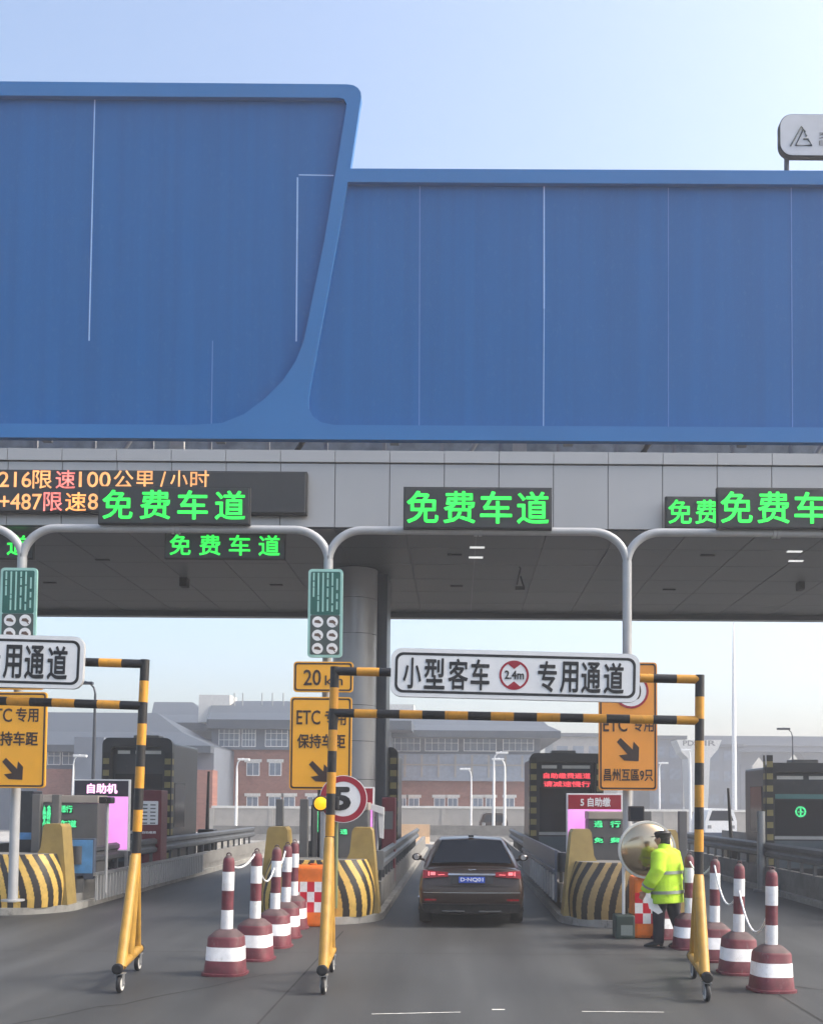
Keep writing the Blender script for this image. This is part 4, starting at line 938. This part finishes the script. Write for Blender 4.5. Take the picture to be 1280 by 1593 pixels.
# fold lumps
for k_ in range(9):
    aa = rad(110+25*(k_*37 % 9)); zz = .74+.07*k_; rx_, ry_ = .185, .255
    limb(mb, [(rx_*math.cos(aa), ry_*math.sin(aa), zz), (rx_*math.cos(aa+.4), ry_*math.sin(aa+.4), zz+.03), (rx_*math.cos(aa+.8), ry_*math.sin(aa+.8), zz+.1)], [.012, .028, .012], 10)
limb(mb, [(.0, 0, 1.43), (.005, 0, 1.5)], [(.085, .085), (.078, .075)], 20)
jk = remesh(mb, 'jacket', M['hivis'], wk, .012, 3)
mb = MB()
def oband(z, ax, ay, h_): 
    pr = []; n = 40; vs = []
    for zz in (z-h_/2, z+h_/2):
        for k in range(n): a_ = 2*math.pi*k/n; vs.append((ax*math.cos(a_)-.008, ay*math.sin(a_), zz))
    mb.add(vs, [(k, (k+1) % n, (k+1) % n+n, k+n) for k in range(n)], 0, True)
oband(.8, .206, .277, .045); oband(1.08, .199, .272, .045)
for A in (armL, armR):
    B = [Vector(q) for q in A]; c = B[2].lerp(B[3], .45); d = (B[3]-B[2]).normalized(); mb.tube([c-d*.018, c+d*.018],   .09, 18, cap=False)
mb.build('reflective_band', M['tape'], wk)
mb = MB()      # trousers
limb(mb, [(0, 0, .74), (0, 0, .98)], [(.13, .17), (.13, .17)], 20)
for s in (-1, 1): limb(mb, [(0, s*.085, .86), (.027+.065*s, s*.09, .5), (.0975*s, s*.09, .3), (-.018+.13*s, s*.09, .07)], [.11, .085, .076, .07], 16)
remesh(mb, 'trousers', M['navy'], wk, .012, 3)
mb = MB()
for s in (-1, 1):
    st = .13*s
    limb(mb, [(-.07+st, s*.09, .05), (-.02+st, s*.09, .055), (.06+st, s*.1, .05), (.14+st, s*.11, .036), (.185+st, s*.115, .03)], [(.03, .035), (.05, .045), (.045, .048), (.03, .045), (.015, .03)], 14)
    mb.prismz([(-.085+st, s*.09-.04), (.19+st, s*.11-.045), (.2+st, s*.11+.03), (-.085+st, s*.09+.04)], 0, .02)
mb.build('shoes', M['black'], wk)
wk.location = (p.x, p.y, 0); wk.rotation_euler = (0, rad(3), rad(140)); wk.scale = (1.1, 1.1, 1.02)
# white sheet held
tz = p+Vector((0, 0, 0)); c = at(1011, 1400, p.y-.05)
mb = MB(); mb.prism([(c.x-.08, c.z+.1), (c.x-.03, c.z-.12), (c.x+.1, c.z-.2), (c.x+.17, c.z-.17), (c.x+.07, c.z-.02)], p.y-.13, p.y-.12); 
tag(mb.build('paper_sheet', M['white'], origin=tuple(c)), 'white sheet held in the left hand of the worker', 'paper')

# ------------------------------------------------------------------ car
def build_car(x, y, heading, label):
    t = thing('parked_car', label, 'car', (0, 0, 0)); t.name = 'sedan_car'
    L = 4.85
    def sec(yv, hw, zt, zb=.2, zsh=.93, tuck=.0):
        sh = min(zsh, zt-.02)
        return [(0, zb), (hw*.8, zb), (hw*.95, zb+.07), (hw*.985, .42), (hw, .6), (hw*.985, .78), (hw*.94, sh), (hw*.86, zt-.005), (hw*.45, zt+.012), (0, zt+.018)]
    S = [(0.02, .80, .97, .24), (.06, .865, .99, .22), (.18, .9, 1.01, .2), (.45, .915, 1.01, .2), (1.0, .92, 1.0, .2), (1.6, .92, .99, .2), (2.6, .92, .98, .2), (3.4, .92, .96, .2), (4.0, .91, .88, .2), (4.5, .88, .78, .21), (4.75, .8, .68, .24), (4.85, .66, .58, .28)]
    def rearshift(z): return .0+(.09*max(0, (z-.62))/.4 if z > .62 else .05*max(0, (.45-z))/.25)
    n = 10; vs = []
    for k, (yy, hw, zt, zb) in enumerate(S):
        P = sec(yy, hw, zt, zb); fall = max(0, 1-yy/.5)
        ring = P+[(-a, b) for a, b in P[-2:0:-1]]
        for (a, b) in ring: vs.append((a, yy+rearshift(b)*fall+(.06*(a/.9)**2*fall), b))
    m = 18; fs = []
    for k in range(len(S)-1):
        for i in range(m): fs.append((k*m+i, k*m+(i+1) % m, (k+1)*m+(i+1) % m, (k+1)*m+i))
    for j in range(1, n-1):                     # end caps as strips
        a, b = j, j+1; c = (m-j-1) % m; d = m-j
        def q(o): return (o+a, o+b, o+c, o+d) if b != c else (o+a, o+b, o+d)
        fs.append(q(0)[::-1]); fs.append(q((len(S)-1)*m))
    fs.append((0, 1, m-1)); o = (len(S)-1)*m; fs.append((o, o+m-1, o+1))
    mb = MB(); mb.add(vs, fs, 0, True); b0 = mb.build('tmp', M['car']);
    md = b0.modifiers.new('s', 'SUBSURF'); md.levels = 2; md.render_levels = 2
    # wheel arches cut by boolean
    cut = MB()
    for yy in (1.0, 3.85):
        for s in (-1, 1): cut.lathe([(.36, s*.66-.0), (.36, s*1.05)] if s > 0 else [(.36, -1.05), (.36, -.66)], (0, yy, .33), 28, axis='X')
    co_ = cut.build('cut', M['black']); bo = b0.modifiers.new('b', 'BOOLEAN'); bo.object = co_; bo.operation = 'DIFFERENCE'; bo.solver = 'FAST'
    bpy.context.view_layer.update(); evaluated(b0, 'body', [M['car']], t); bpy.data.objects.remove(co_)
    # greenhouse
    G = [(.42, .76, 1.0, .0), (1.22, .6, 1.435, 1), (1.6, .615, 1.475, 1), (2.1, .62, 1.485, 1), (2.65, .6, 1.46, 1), (3.45, .72, .98, 0)]
    vs = []; 
    rows = []
    base = [(.42, .80), (1.0, .85), (1.6, .86), (2.1, .86), (2.65, .85), (3.45, .78)]
    for (yy, hw, z, f), (yb, hb) in zip(G, base):
        zb = .97; r_ = [(-hb, yb, zb), (-(hb+hw)/2-.015, (yb+yy)/2, (zb+z)/2+.01), (-hw-.0, yy, z-.05*f), (-hw+.07, yy, z), (0, yy-.03*(yy < 1.5), z+.02), (hw-.07, yy, z), (hw, yy, z-.05*f), ((hb+hw)/2+.015, (yb+yy)/2, (zb+z)/2+.01), (hb, yb, zb)]
        rows.append(r_); vs += r_
    fs = [(k*9+i, k*9+i+1, (k+1)*9+i+1, (k+1)*9+i) for k in range(5) for i in range(8)]
    mb = MB(); mb.add(vs, fs, 0, True); mb.build('roof', M['car'], t)
    def off(p_, c=(0, 2, 1.1), e=.012): v = Vector(p_); d = (v-Vector(c)); d.normalize(); return v+d*e
    mb = MB()      # rear screen
    A = [(-.66, .52, 1.04), (.66, .52, 1.04), (.53, 1.16, 1.415), (-.53, 1.16, 1.415)]
    def onrear(u, v):   # bilinear point on the rear glass plane
        lo = Vector((-.70, .47, 1.03)).lerp(Vector((.70, .47, 1.03)), u); hi = Vector((-.535, 1.15, 1.4)).lerp(Vector((.535, 1.15, 1.4)), u); q = lo.lerp(hi, v)
        q += Vector((0, -.02*math.sin(math.pi*u)-.012, .035+.02*math.sin(math.pi*u)*1)); return q
    vs = [onrear(i/10, j/4) for j in range(5) for i in range(11)]; mb.add(vs, [(j*11+i, j*11+i+1, (j+1)*11+i+1, (j+1)*11+i) for j in range(4) for i in range(10)], 0, True)
    mb.build('rear_window', M['glassd'], t, fix=False)
    for s in (-1, 1):
        mb = MB(); vs = []
        for k in range(1, 5):
            a_ = Vector(rows[k][0 if s < 0 else 8]); b_ = Vector(rows[k][2 if s < 0 else 6])
            for f_ in (.12, .5, .86): vs.append(a_.lerp(b_, f_)+Vector((s*(.03 if f_ == .5 else .016), 0, .006)))
        mb.add(vs, [(k*3+j, k*3+j+1, (k+1)*3+j+1, (k+1)*3+j) for k in range(3) for j in range(2)], 0, True); mb.build('side_window', M['glassd'], t, fix=False)
        mb = MB(); vs = [off(rows[k][i], e=.02) for k in (1, 2, 3, 4) for i in (2, 3) ]
        # chrome side trim
        mb.tube([(s*.875, .75, .985), (s*.885, 1.6, .985), (s*.88, 2.8, .98)], .009, 6); mb.build('chrome_trim', M['chrome'], t)
    mb = MB(); vs = [Vector((x_, y_, z_)) for x_, y_, z_ in ((-.7, 3.4, 1.02), (.7, 3.4, 1.02), (.54, 2.72, 1.445), (-.54, 2.72, 1.445))]; mb.add([v+Vector((0, .02, .02)) for v in vs], [(0, 1, 2, 3)]); mb.build('windscreen', M['glassd'], t)
    def ry(xx, z): return rearshift(z)+.06*(xx/.9)**2
    def patch(P, th, name, m, out=.012, parent=None, n=10):      # polygon on rear, [(x,z)] strip between lower & upper polylines
        mbx = MB(); lo, hi = P; N_ = n; F_ = []; B_ = []
        for k in range(N_+1):
            u = k/N_
            a_ = Vector((lo[0][0]+(lo[1][0]-lo[0][0])*u, 0, lo[0][1]+(lo[1][1]-lo[0][1])*u)); b_ = Vector((hi[0][0]+(hi[1][0]-hi[0][0])*u, 0, hi[0][1]+(hi[1][1]-hi[0][1])*u))
            for q in (a_, b_): F_.append((q.x, ry(q.x, q.z)-out, q.z)); B_.append((q.x, ry(q.x, q.z)+th, q.z))
        nn = len(F_); fs = []
        for k in range(N_):
            a0 = 2*k; fs += [(a0, a0+2, a0+3, a0+1), (nn+a0, nn+a0+1, nn+a0+3, nn+a0+2), (a0, nn+a0, nn+a0+2, a0+2), (a0+1, a0+3, nn+a0+3, nn+a0+1)]
        fs += [(0, 1, nn+1, nn), (nn-2, 2*nn-2, 2*nn-1, nn-1)]
        mbx.add(F_+B_, fs); return mbx.build(name, m, parent or t)
    for s in (-1, 1):
        tl_ = patch((((s*.40, .86), (s*.835, .83)), ((s*.40, .93), (s*.83, .965))), .12, 'tail_light', M['tail'], .03)
        patch((((s*.62, .885), (s*.70, .885)), ((s*.62, .935), (s*.70, .935))), .03, 'lit_lens', M['taillit'], .038, tl_, 3)
        patch((((s*.72, .875), (s*.74, .872)), ((s*.72, .94), (s*.74, .94))), .03, 'lit_lens', M['taillit'], .038, tl_, 3)
        patch((((s*.46, .89), (s*.57, .885)), ((s*.46, .9), (s*.57, .895))), .03, 'lit_lens', M['taillit'], .038, tl_, 3)
        patch((((s*.12, .272), (s*.50, .275)), ((s*.12, .29), (s*.50, .293))), .02, 'exhaust_trim', M['chrome'], .035)
    patch((((-.40, .885), (.40, .885)), ((-.40, .915), (.40, .915))), .05, 'chrome_strip', M['chrome'], .034)
    patch((((-.36, .74), (.36, .74)), ((-.36, .872), (.36, .872))), .03, 'plate_recess', M['black'], .018)
    patch((((-.62, .70), (.62, .70)), ((-.62, .708), (.62, .708))), .01, 'boot_gap', M['gap'], .014)
    pl = patch((((-.22, .76), (.22, .76)), ((-.22, .86), (.22, .86))), .01, 'number_plate', M['platb'], .03)
    patch((((-.8, .245), (.8, .245)), ((-.83, .40), (.83, .40))), .06, 'lower_bumper', M['black'], .02)
    patch((((-.82, .585), (.82, .585)), ((-.82, .6), (.82, .6))), .02, 'bumper_crease', M['chrome'], .014)
    for s in (-1, 1): patch((((s*.6, .455), (s*.8, .455)), ((s*.6, .485), (s*.8, .485))), .02, 'reflector', M['tail'], .018)
    text('D·NQ01', (-.19, .19, .775, .845), ry(.1, .8)-.042, M['white'], pl, off=.02)
    mb = MB(); mb.tube([(-.06, ry(0, .965)-.03, .985), (-.02, ry(0, .965)-.032, .97), (.03, ry(0, .965)-.032, .985), (.07, ry(0, .965)-.03, .975)], .008, 6); mb.build('badge', M['chrome'], t)
    for s in (-1, 1):
        mb = MB(); ball(mb, (s*1.03, 2.75, 1.06), .1, .06, .07); mb.tube([(s*.88, 2.78, 1.0), (s*.98, 2.76, 1.03)], .025, 8); mo = mb.build('wing_mirror', M['car'], t)
        mb = MB(); mb.lathe([(.055, -.062), (.05, -.066)], (s*1.035, 2.75, 1.06), 20, axis='Y'); mb.build('mirror_glass', M['chrome'], mo)
        for yy in (1.0, 3.85):
            mb = MB(); X = s*.80
            mb.lathe([(.2, -.11), (.32, -.11), (.34, -.08), (.34, .08), (.32, .11), (.2, .11)], (X, yy, .34), 36, axis='X'); wl = mb.build('wheel', M['rubber'], t)
            mb = MB(); mb.lathe([(.05, s*.09), (.215, s*.1), (.22, s*.115)] if s > 0 else [(.22, -.115), (.215, -.1), (.05, -.09)], (X, yy, .34), 28, axis='X')
            for k in range(5):
                a_ = 2*math.pi*k/5; mb.tube([(X+s*.1, yy, .34), (X+s*.11, yy+.2*math.cos(a_), .34+.2*math.sin(a_))], .025, 6)
            mb.build('rim', M['chrome'], wl)
    mb = MB(); mb.bbox(-.05, .05, 1.35, 1.5, 1.49, 1.53, .012); mb.build('roof_antenna', M['black'], t)
    t.location = (x, y, 0); t.rotation_euler = (0, 0, heading)
    return t
cp = gnd(732, 1440)
build_car(at(733, 1440, 18.8).x, 18.6, 0, 'dark brown sedan driving away through the middle lane, seen from behind')

# ------------------------------------------------------------------ far side: buildings, poles, vans
def window_obj(t, x0, x1, z0, z1, y, nx=3, nz=2, lintel=False):
    mb = MB(); mb.box(x0, x1, y-.06, y, z0, z1); wf = mb.build('window', M['white'], t)
    mb = MB(); gw = (x1-x0-.08)/nx; gh = (z1-z0-.08)/nz
    for i in range(nx):
        for j in range(nz): mb.box(x0+.06+i*gw, x0+.02+(i+1)*gw, y-.064, y-.055, z0+.06+j*gh, z0+.02+(j+1)*gh)
    mb.build('pane', M['wglass'], wf)
    if lintel:
        mb = MB(); mb.box(x0-.15, x1+.15, y-.14, y-.002, z1+.01, z1+.25); mb.build('lintel', M['offw'], wf)
def px_win(t, x0, y0, x1, y1, D, **k): r_ = rectp(x0, y0, x1, y1, D); window_obj(t, r_[0], r_[1], r_[2], r_[3], D, **k)
def hiproof(px_ridge, px_eave, D, dep, mb, th=.4):
    """ridge (x0,x1,y) ; eave (x0,x1,y)"""
    a, b = at(px_ridge[0], px_ridge[2], D+dep/2), at(px_ridge[1], px_ridge[2], D+dep/2); c, d = at(px_eave[0], px_eave[2], D), at(px_eave[1], px_eave[2], D)
    z = (c.z+d.z)/2; k = 3; P = [(c.x, D, z), (d.x, D, z), (d.x, D+dep, z), (c.x, D+dep, z)]
    A, B = (a.x, D+dep/2, a.z), (b.x, D+dep/2, a.z)
    # gentle curve: an intermediate line
    def mid(p_, q_, f, dz): v = Vector(p_).lerp(Vector(q_), f); v.z -= dz; return v
    dz = (a.z-z)*.1; m0, m1, m2, m3 = mid(P[0], A, .5, dz), mid(P[1], B, .5, dz), mid(P[2], B, .5, dz), mid(P[3], A, .5, dz)
    vs = P+[m0, m1, m2, m3, A, B]+[(p_[0], p_[1], p_[2]-th) for p_ in P]
    fs = [(0, 1, 5, 4), (1, 2, 6, 5), (2, 3, 7, 6), (3, 0, 4, 7), (4, 5, 9, 8), (5, 6, 9), (6, 7, 8, 9), (7, 4, 8), (10, 11, 1, 0), (11, 12, 2, 1), (12, 13, 3, 2), (13, 10, 0, 3), (13, 12, 11, 10)]
    mb.add(vs, fs)
DB = 85
b1 = thing('brick_building', 'brick building with grey hip roof behind the left half of the toll gate', 'building', (at(460, 1280, DB).x, DB+10, 0))
r_ = rectp(333, 1166, 606, 1295, DB); mb = MB(); mb.box(r_[0], r_[1], DB, DB+20, 0, r_[3]); mb.build('brick_wall', M['brick'], b1)
r2 = rectp(331, 1122, 606, 1166, DB); mb = MB(); mb.box(r2[0], r2[1], DB-.3, DB+20, r_[3]+.003, r2[3]); mb.build('upper_wall', M['bwall'], b1)
mb = MB(); hiproof((330, 590, 1090), (322, 640, 1120), DB-1.5, 24, mb, .7); hiproof((240, 300, 1092), (231, 345, 1124), DB+12, 20, mb, .7); mb.build('roof', M['roof'], b1)
for (a, b) in ((341, 373), (377, 398), (413, 448), (458, 490), (500, 540), (548, 590)): px_win(b1, a, 1130, b, 1162, DB-.3, nx=4, nz=3)
for (a, b) in ((384, 404), (419, 438), (455, 473), (490, 508), (525, 543)): px_win(b1, a, 1186, b, 1207, DB, nx=2, nz=1, lintel=True)
for (a, b) in ((384, 402), (418, 438), (441, 459), (478, 496), (516, 534)): px_win(b1, a, 1239, b, 1259, DB, nx=2, nz=1, lintel=True)
r2 = rectp(301, 1077, 350, 1093, DB+6); mb = MB(); mb.box(r2[0], r2[1], DB+8, DB+11, r2[2]-1.5, r2[3]); mb.build('plant_room', M['offw'], b1)
mb = MB()
for px in (365, 378, 408, 424, 441): c = at(px, 1078, DB+8); mb.tube([(c.x, DB+8, c.z-1.4), (c.x, DB+8, c.z)], .05, 6)
mb.build('vent_pipe', M['steel'], b1)

b2 = thing('grey_wing_building', 'low grey wing with sloping roof behind the left striped post', 'building', (at(190, 1280, 78).x, 84, 0)); D2 = 78
r_ = rectp(-60, 1160, 331, 1290, D2); mb = MB(); mb.box(r_[0], r_[1], D2, D2+12, 0, r_[3]); mb.build('wall', M['bwall'], b2)
mb = MB(); hiproof((-200, 245, 1106), (-260, 328, 1158), D2-1, 16, mb, .5); mb.build('roof', M['roof'], b2)
for a in (75, 98, 128): px_win(b2, a, 1162, a+20, 1190, D2, nx=2, nz=2)
r_ = rectp(60, 1196, 330, 1290, D2-1.5); mb = MB(); mb.box(r_[0], r_[1], D2-1.6, D2-.02, 0, r_[3]); mb.build('brick_base', M['brick'], b2)
r_ = rectp(124, 1148, 168, 1215, D2-3); mb = MB(); mb.box(r_[0], r_[1], D2-4, D2-1.7, 0, r_[3]); mb.build('stair_block', M['bwall'], b2)

b3 = thing('brick_building', 'brick building with wide eaves and a glazed top storey behind the car', 'building', (at(720, 1280, 90).x, 100, 0)); D3 = 90
r_ = rectp(560, 1214, 822, 1292, D3); mb = MB(); mb.box(r_[0], r_[1], D3, D3+18, 0, r_[3]); mb.build('brick_wall', M['brick'], b3)
ra = rectp(560, 1172, 838, 1214, D3-.5); mb = MB(); mb.box(ra[0], ra[1], D3-.6, D3+18, r_[3]+.003, ra[3]); mb.build('pale_band', M['bpale'], b3)
rb = rectp(560, 1140, 840, 1172, D3-.3); mb = MB(); mb.box(rb[0], rb[1], D3-.3, D3+18, ra[3]+.003, rb[3]); mb.build('upper_wall', M['bwall'], b3)
mb = MB(); hiproof((520, 835, 1112), (480, 872, 1136), D3-2.5, 24, mb, .55); mb.build('roof', M['roof'], b3)
mb = MB(); rc = rectp(600, 1094, 660, 1108, D3+8); mb.box(rc[0], rc[0]+2.5, D3+9, D3+11, rc[2]-2, rc[3]); mb.build('plant_room', M['offw'], b3)
for (a, b) in ((604, 654), (661, 713), (721, 772), (782, 830)): px_win(b3, a, 1143, b, 1169, D3-.3, nx=5, nz=2)
mb = MB()
for k in range(9):
    a = rectp(604+k*26, 1184, 605+k*26, 1213, D3-.6); mb.box(a[0]-.08, a[0]+.08, D3-.66, D3-.6, ra[2]+.2, ra[3]-.1)
rr_ = rectp(600, 1188, 838, 1192, D3-.6); mb.box(rr_[0], rr_[1], D3-.68, D3-.6, rr_[2], rr_[3]); mb.build('band_rib', M['cream'], b3)
for (a, b) in ((621, 632), (635, 652), (675, 692), (696, 712), (735, 751), (755, 770), (784, 800)): px_win(b3, a, 1241, b, 1261, D3, nx=2, nz=1, lintel=True)

# right-hand hazy structures
b4 = thing('far_terminal', 'pale flared white structure with lettering far behind the right lane', 'building', (at(1085, 1250, 140).x, 140, 0)); D4 = 140
P = W([(1052, 1151), (1122, 1151), (1116, 1166), (1104, 1180), (1100, 1270), (1075, 1270), (1070, 1180), (1060, 1170)], D4)[::-1]
mb = MB(); mb.prism(P, D4, D4+4); mb.build('flared_column', M['offw'], b4)
px_text('PDS', 1062, 1152, 1085, 1160, D4, M['kgrey'], b4); px_text('IR', 1096, 1152, 1112, 1160, D4, M['kgrey'], b4)
for (nm, x0, y0, x1, y1, D_, mm, lb, cat) in (('far_building', 860, 1146, 960, 1290, 150, 'cream', 'pale hazy low building beyond the brick building', 'building'),
      ('far_building', 1010, 1150, 1062, 1290, 150, 'bwall', 'hazy grey block behind the orange arrow sign', 'building'), ('far_building', 1096, 1163, 1150, 1290, 160, 'bwall', 'hazy grey block left of the tall white mast', 'building')):
    r_ = rectp(x0, y0, x1, y1, D_); t = thing(nm, lb, cat, (Xm(r_[0], r_[1]), D_, 0), 'hazy far buildings'); mb = MB(); mb.box(r_[0], r_[1], D_, D_+14, 0, r_[3]); mb.build('wall', M[mm], t)
    mb = MB(); mb.box(r_[0]-.5, r_[1]+.5, D_-.5, D_+14.5, r_[3]+.004, r_[3]+.5); mb.build('roof', M['roof'], t)
    n = int((r_[1]-r_[0])/2.2); mb = MB()
    for i in range(n):
        for z in (2.2, 5.6, 8.6):
            if z+1.6 < r_[3]: mb = MB(); mb.box(r_[0]+.5+i*2.2, r_[0]+2+i*2.2, D_-.05, D_, z, z+1.5); mb.build('window', M['wglass'], t)
# viaduct
D5 = 170; t = thing('viaduct', 'long hazy elevated road on thick piers at far right', 'bridge', (at(1230, 1280, D5).x, D5, 0))
r_ = rectp(1145, 1152, 1700, 1173, D5); mb = MB(); mb.box(r_[0]-6, r_[1], D5, D5+9, r_[2], r_[3]); mb.box(r_[0]-6, r_[1], D5-.4, D5, r_[3]-.8, r_[3]+.7); mb.build('deck', M['bwall'], t)
for px in (1120, 1165, 1215, 1275, 1340, 1420):
    c = at(px, 1200, D5); mb = MB(); mb.bbox(c.x-1.1, c.x+1.1, D5+2, D5+5, 0, r_[2], .3); mb.prism([(c.x-1.1, r_[2]-2), (c.x+1.1, r_[2]-2), (c.x+2.6, r_[2]-.004), (c.x-2.6, r_[2]-.004)], D5+1.9, D5+5.1); mb.build('pier', M['bwall'], t)
# low wall / fence in front of the buildings
def low_wall(x0, x1, y0, y1, D, m, label, cap=True, name='boundary_wall'):
    r_ = rectp(x0, y0, x1, y1, D); t = thing(name, label, 'wall', (Xm(r_[0], r_[1]), D, 0)); mb = MB(); mb.box(r_[0], r_[1], D, D+.3, 0, r_[3]); mb.build('wall', m, t)
    if cap: mb = MB(); mb.box(r_[0]-.02, r_[1]+.02, D-.08, D+.38, r_[3]+.002, r_[3]+.16); mb.build('coping', M['offw'], t)
    n = int((r_[1]-r_[0])/3); mb = MB()
    for i in range(n+1): xx = r_[0]+i*(r_[1]-r_[0])/max(n, 1); mb.box(xx-.15, xx+.15, D-.06, D-.001, 0, r_[3])
    mb.build('pilaster', M['cream'], t)
low_wall(330, 605, 1257, 1290, 74, M['cream'], 'pale boundary wall before the left brick building')
low_wall(605, 860, 1257, 1290, 76, M['cream'], 'pale boundary wall behind the car')
low_wall(960, 1330, 1262, 1290, 78, M['cream'], 'pale boundary wall behind the worker and right booth')
def jersey(x0, x1, y1, D, h, m, label):
    a, b = at(x0, y1, D).x, at(x1, y1, D).x; mb = MB(); P = [(D, 0), (D+.6, 0), (D+.42, .35), (D+.4, h), (D+.2, h), (D+.18, .35)]; mb.prismx(P, a, b)
    tag(mb.build('road_barrier', m, origin=((a+b)/2, D, 0)), label, 'barrier')
jersey(560, 668, 1300, 57, 1.0, M['beige'], 'beige road barrier left of the car roof'); jersey(668, 830, 1300, 60, .9, M['conc'], 'grey concrete barrier above the car roof')
jersey(350, 372, 1320, 46, .8, M['offw'], 'short white barrier block right of the left booth'); jersey(330, 560, 1300, 60, .8, M['conc'], 'grey concrete barrier behind the left row of bollards')
jersey(1050, 1160, 1310, 48, .9, M['bluerail'], 'blue grey barrier beyond the right lane')
r_ = rectp(1126, 1310, 1152, 1345, 40); mb = MB(); mb.bbox(r_[0], r_[1], 40, 40.8, 0, r_[3], .04); tag(mb.build('control_box', M['brown'], origin=(r_[0], 40, 0)), 'brown box beyond the right bollards', 'box')
def lamp(px, ytop, D, arm, m, label, name='street_lamp', r=.09, double=False):
    c = at(px, ytop, D); t = thing(name, label, 'lamp post', (c.x, D, 0))
    mb = MB(); mb.tube([(c.x, D, 0), (c.x, D, c.z*.7), (c.x, D, c.z-.3)], [r*1.3, r, r*.7], 10); mb.build('pole', m, t)
    for s in ((-1, 1) if double else (1,)):
        mb = MB(); pts = [(c.x+s*arm*(1-math.cos(rad(a_))), D, c.z-.3+.5*math.sin(rad(a_))) for a_ in (0, 30, 60, 90)]
        mb.tube(pts, r*.6, 8); e = pts[-1]; mb.build('arm', m, t); mb = MB(); mb.bbox(e[0]-.35, e[0]+.35, D-.12, D+.12, e[2]-.12, e[2]-.0, .03); mb.build('lamp_head', m, t)
lamp(369, 1185, 66, .4, M['white'], 'white curved lamp post before the left brick building', r=.07)
lamp(768, 1175, 62, .45, M['white'], 'white lamp post just above the car, left one of the pair', r=.07)
lamp(785, 1185, 64, -.4, M['white'], 'white lamp post just above the car, right one of the pair', r=.07)
lamp(733, 1200, 70, -.4, M['white'], 'thin white lamp post before the glazed top storey', r=.05)
lamp(149, 1068, 45, -.45, M['dark'], 'dark curved lamp post above the lilac screen', r=.07)
lamp(1232, 1138, 60, -.5, M['dark'], 'thin dark lamp post above the right booth', r=.05)
lamp(115, 1180, 58, .35, M['white'], 'pale lamp post left of the left booth', r=.06)
lamp(1073, 1170, 75, -.3, M['white'], 'white lamp post left of the right striped post', r=.08); lamp(1025, 1190, 80, .3, M['white'], 'thin white pole behind the orange arrow sign', r=.07)
c = at(1140, 960, 90); mb = MB(); mb.tube([(c.x, 90, 0), (c.x, 90, 10), (c.x, 90, c.z)], [.2, .17, .04], 14); tag(mb.build('lighting_mast', M['white'], origin=(c.x, 90, 0)), 'very tall tapering white mast between the right frame and booth', 'mast')
# far parked vehicles
def van(px, py, D, wd, h, label, m):
    c = at(px, py, D); t = thing('parked_van', label, 'van', (c.x, D, 0), 'far parked vehicles')
    mb = MB(); mb.prism([(c.x-wd/2, .3), (c.x+wd/2, .3), (c.x+wd/2, h*.6), (c.x+wd/2-.2, h-.1), (c.x+wd/2-.4, h), (c.x-wd/2+.4, h), (c.x-wd/2+.2, h-.1), (c.x-wd/2, h*.6)], D, D+4); mb.build('body', m, t)
    mb = MB(); mb.prism([(c.x-wd/2+.2, h*.62), (c.x+wd/2-.2, h*.62), (c.x+wd/2-.42, h-.12), (c.x-wd/2+.42, h-.12)], D-.01, D); mb.build('window', M['glassd'], t)
    for s in (-1, 1): mb = MB(); mb.lathe([(.32, -.1), (.32, .1)], (c.x+s*(wd/2-.2), D+.7, .32), 18, axis='X'); mb.build('wheel', M['rubber'], t)
    mb = MB(); 
    for s in (-1, 1): mb.box(c.x+s*(wd/2-.25)-.12, c.x+s*(wd/2-.25)+.12, D-.012, D, .7, .9)
    mb.build('lamp', M['chrome'], t)
van(1121, 1280, 66, 1.9, 1.9, 'white van parked beyond the right lane', M['white']); van(768, 1280, 70, 1.8, 1.5, 'dark car parked behind the brown sedan', M['car']);

# ------------------------------------------------------------------ haze
mb = MB(); mb.box(-220, 220, -40, 320, -1, 21); hz = mb.build('haze', M['white'])
hm = bpy.data.materials.new('haze_air'); hm.use_nodes = True; n = hm.node_tree.nodes; n.remove(n['Principled BSDF'])
pv = n.new('ShaderNodeVolumePrincipled'); pv.inputs['Color'].default_value = (.93, .95, 1, 1); pv.inputs['Density'].default_value = .0022; pv.inputs['Anisotropy'].default_value = .2
hm.node_tree.links.new(pv.outputs[0], n['Material Output'].inputs['Volume'])
hz.data.materials.clear(); hz.data.materials.append(hm); tag(hz, 'pale even haze in the air', 'haze', kind='stuff')
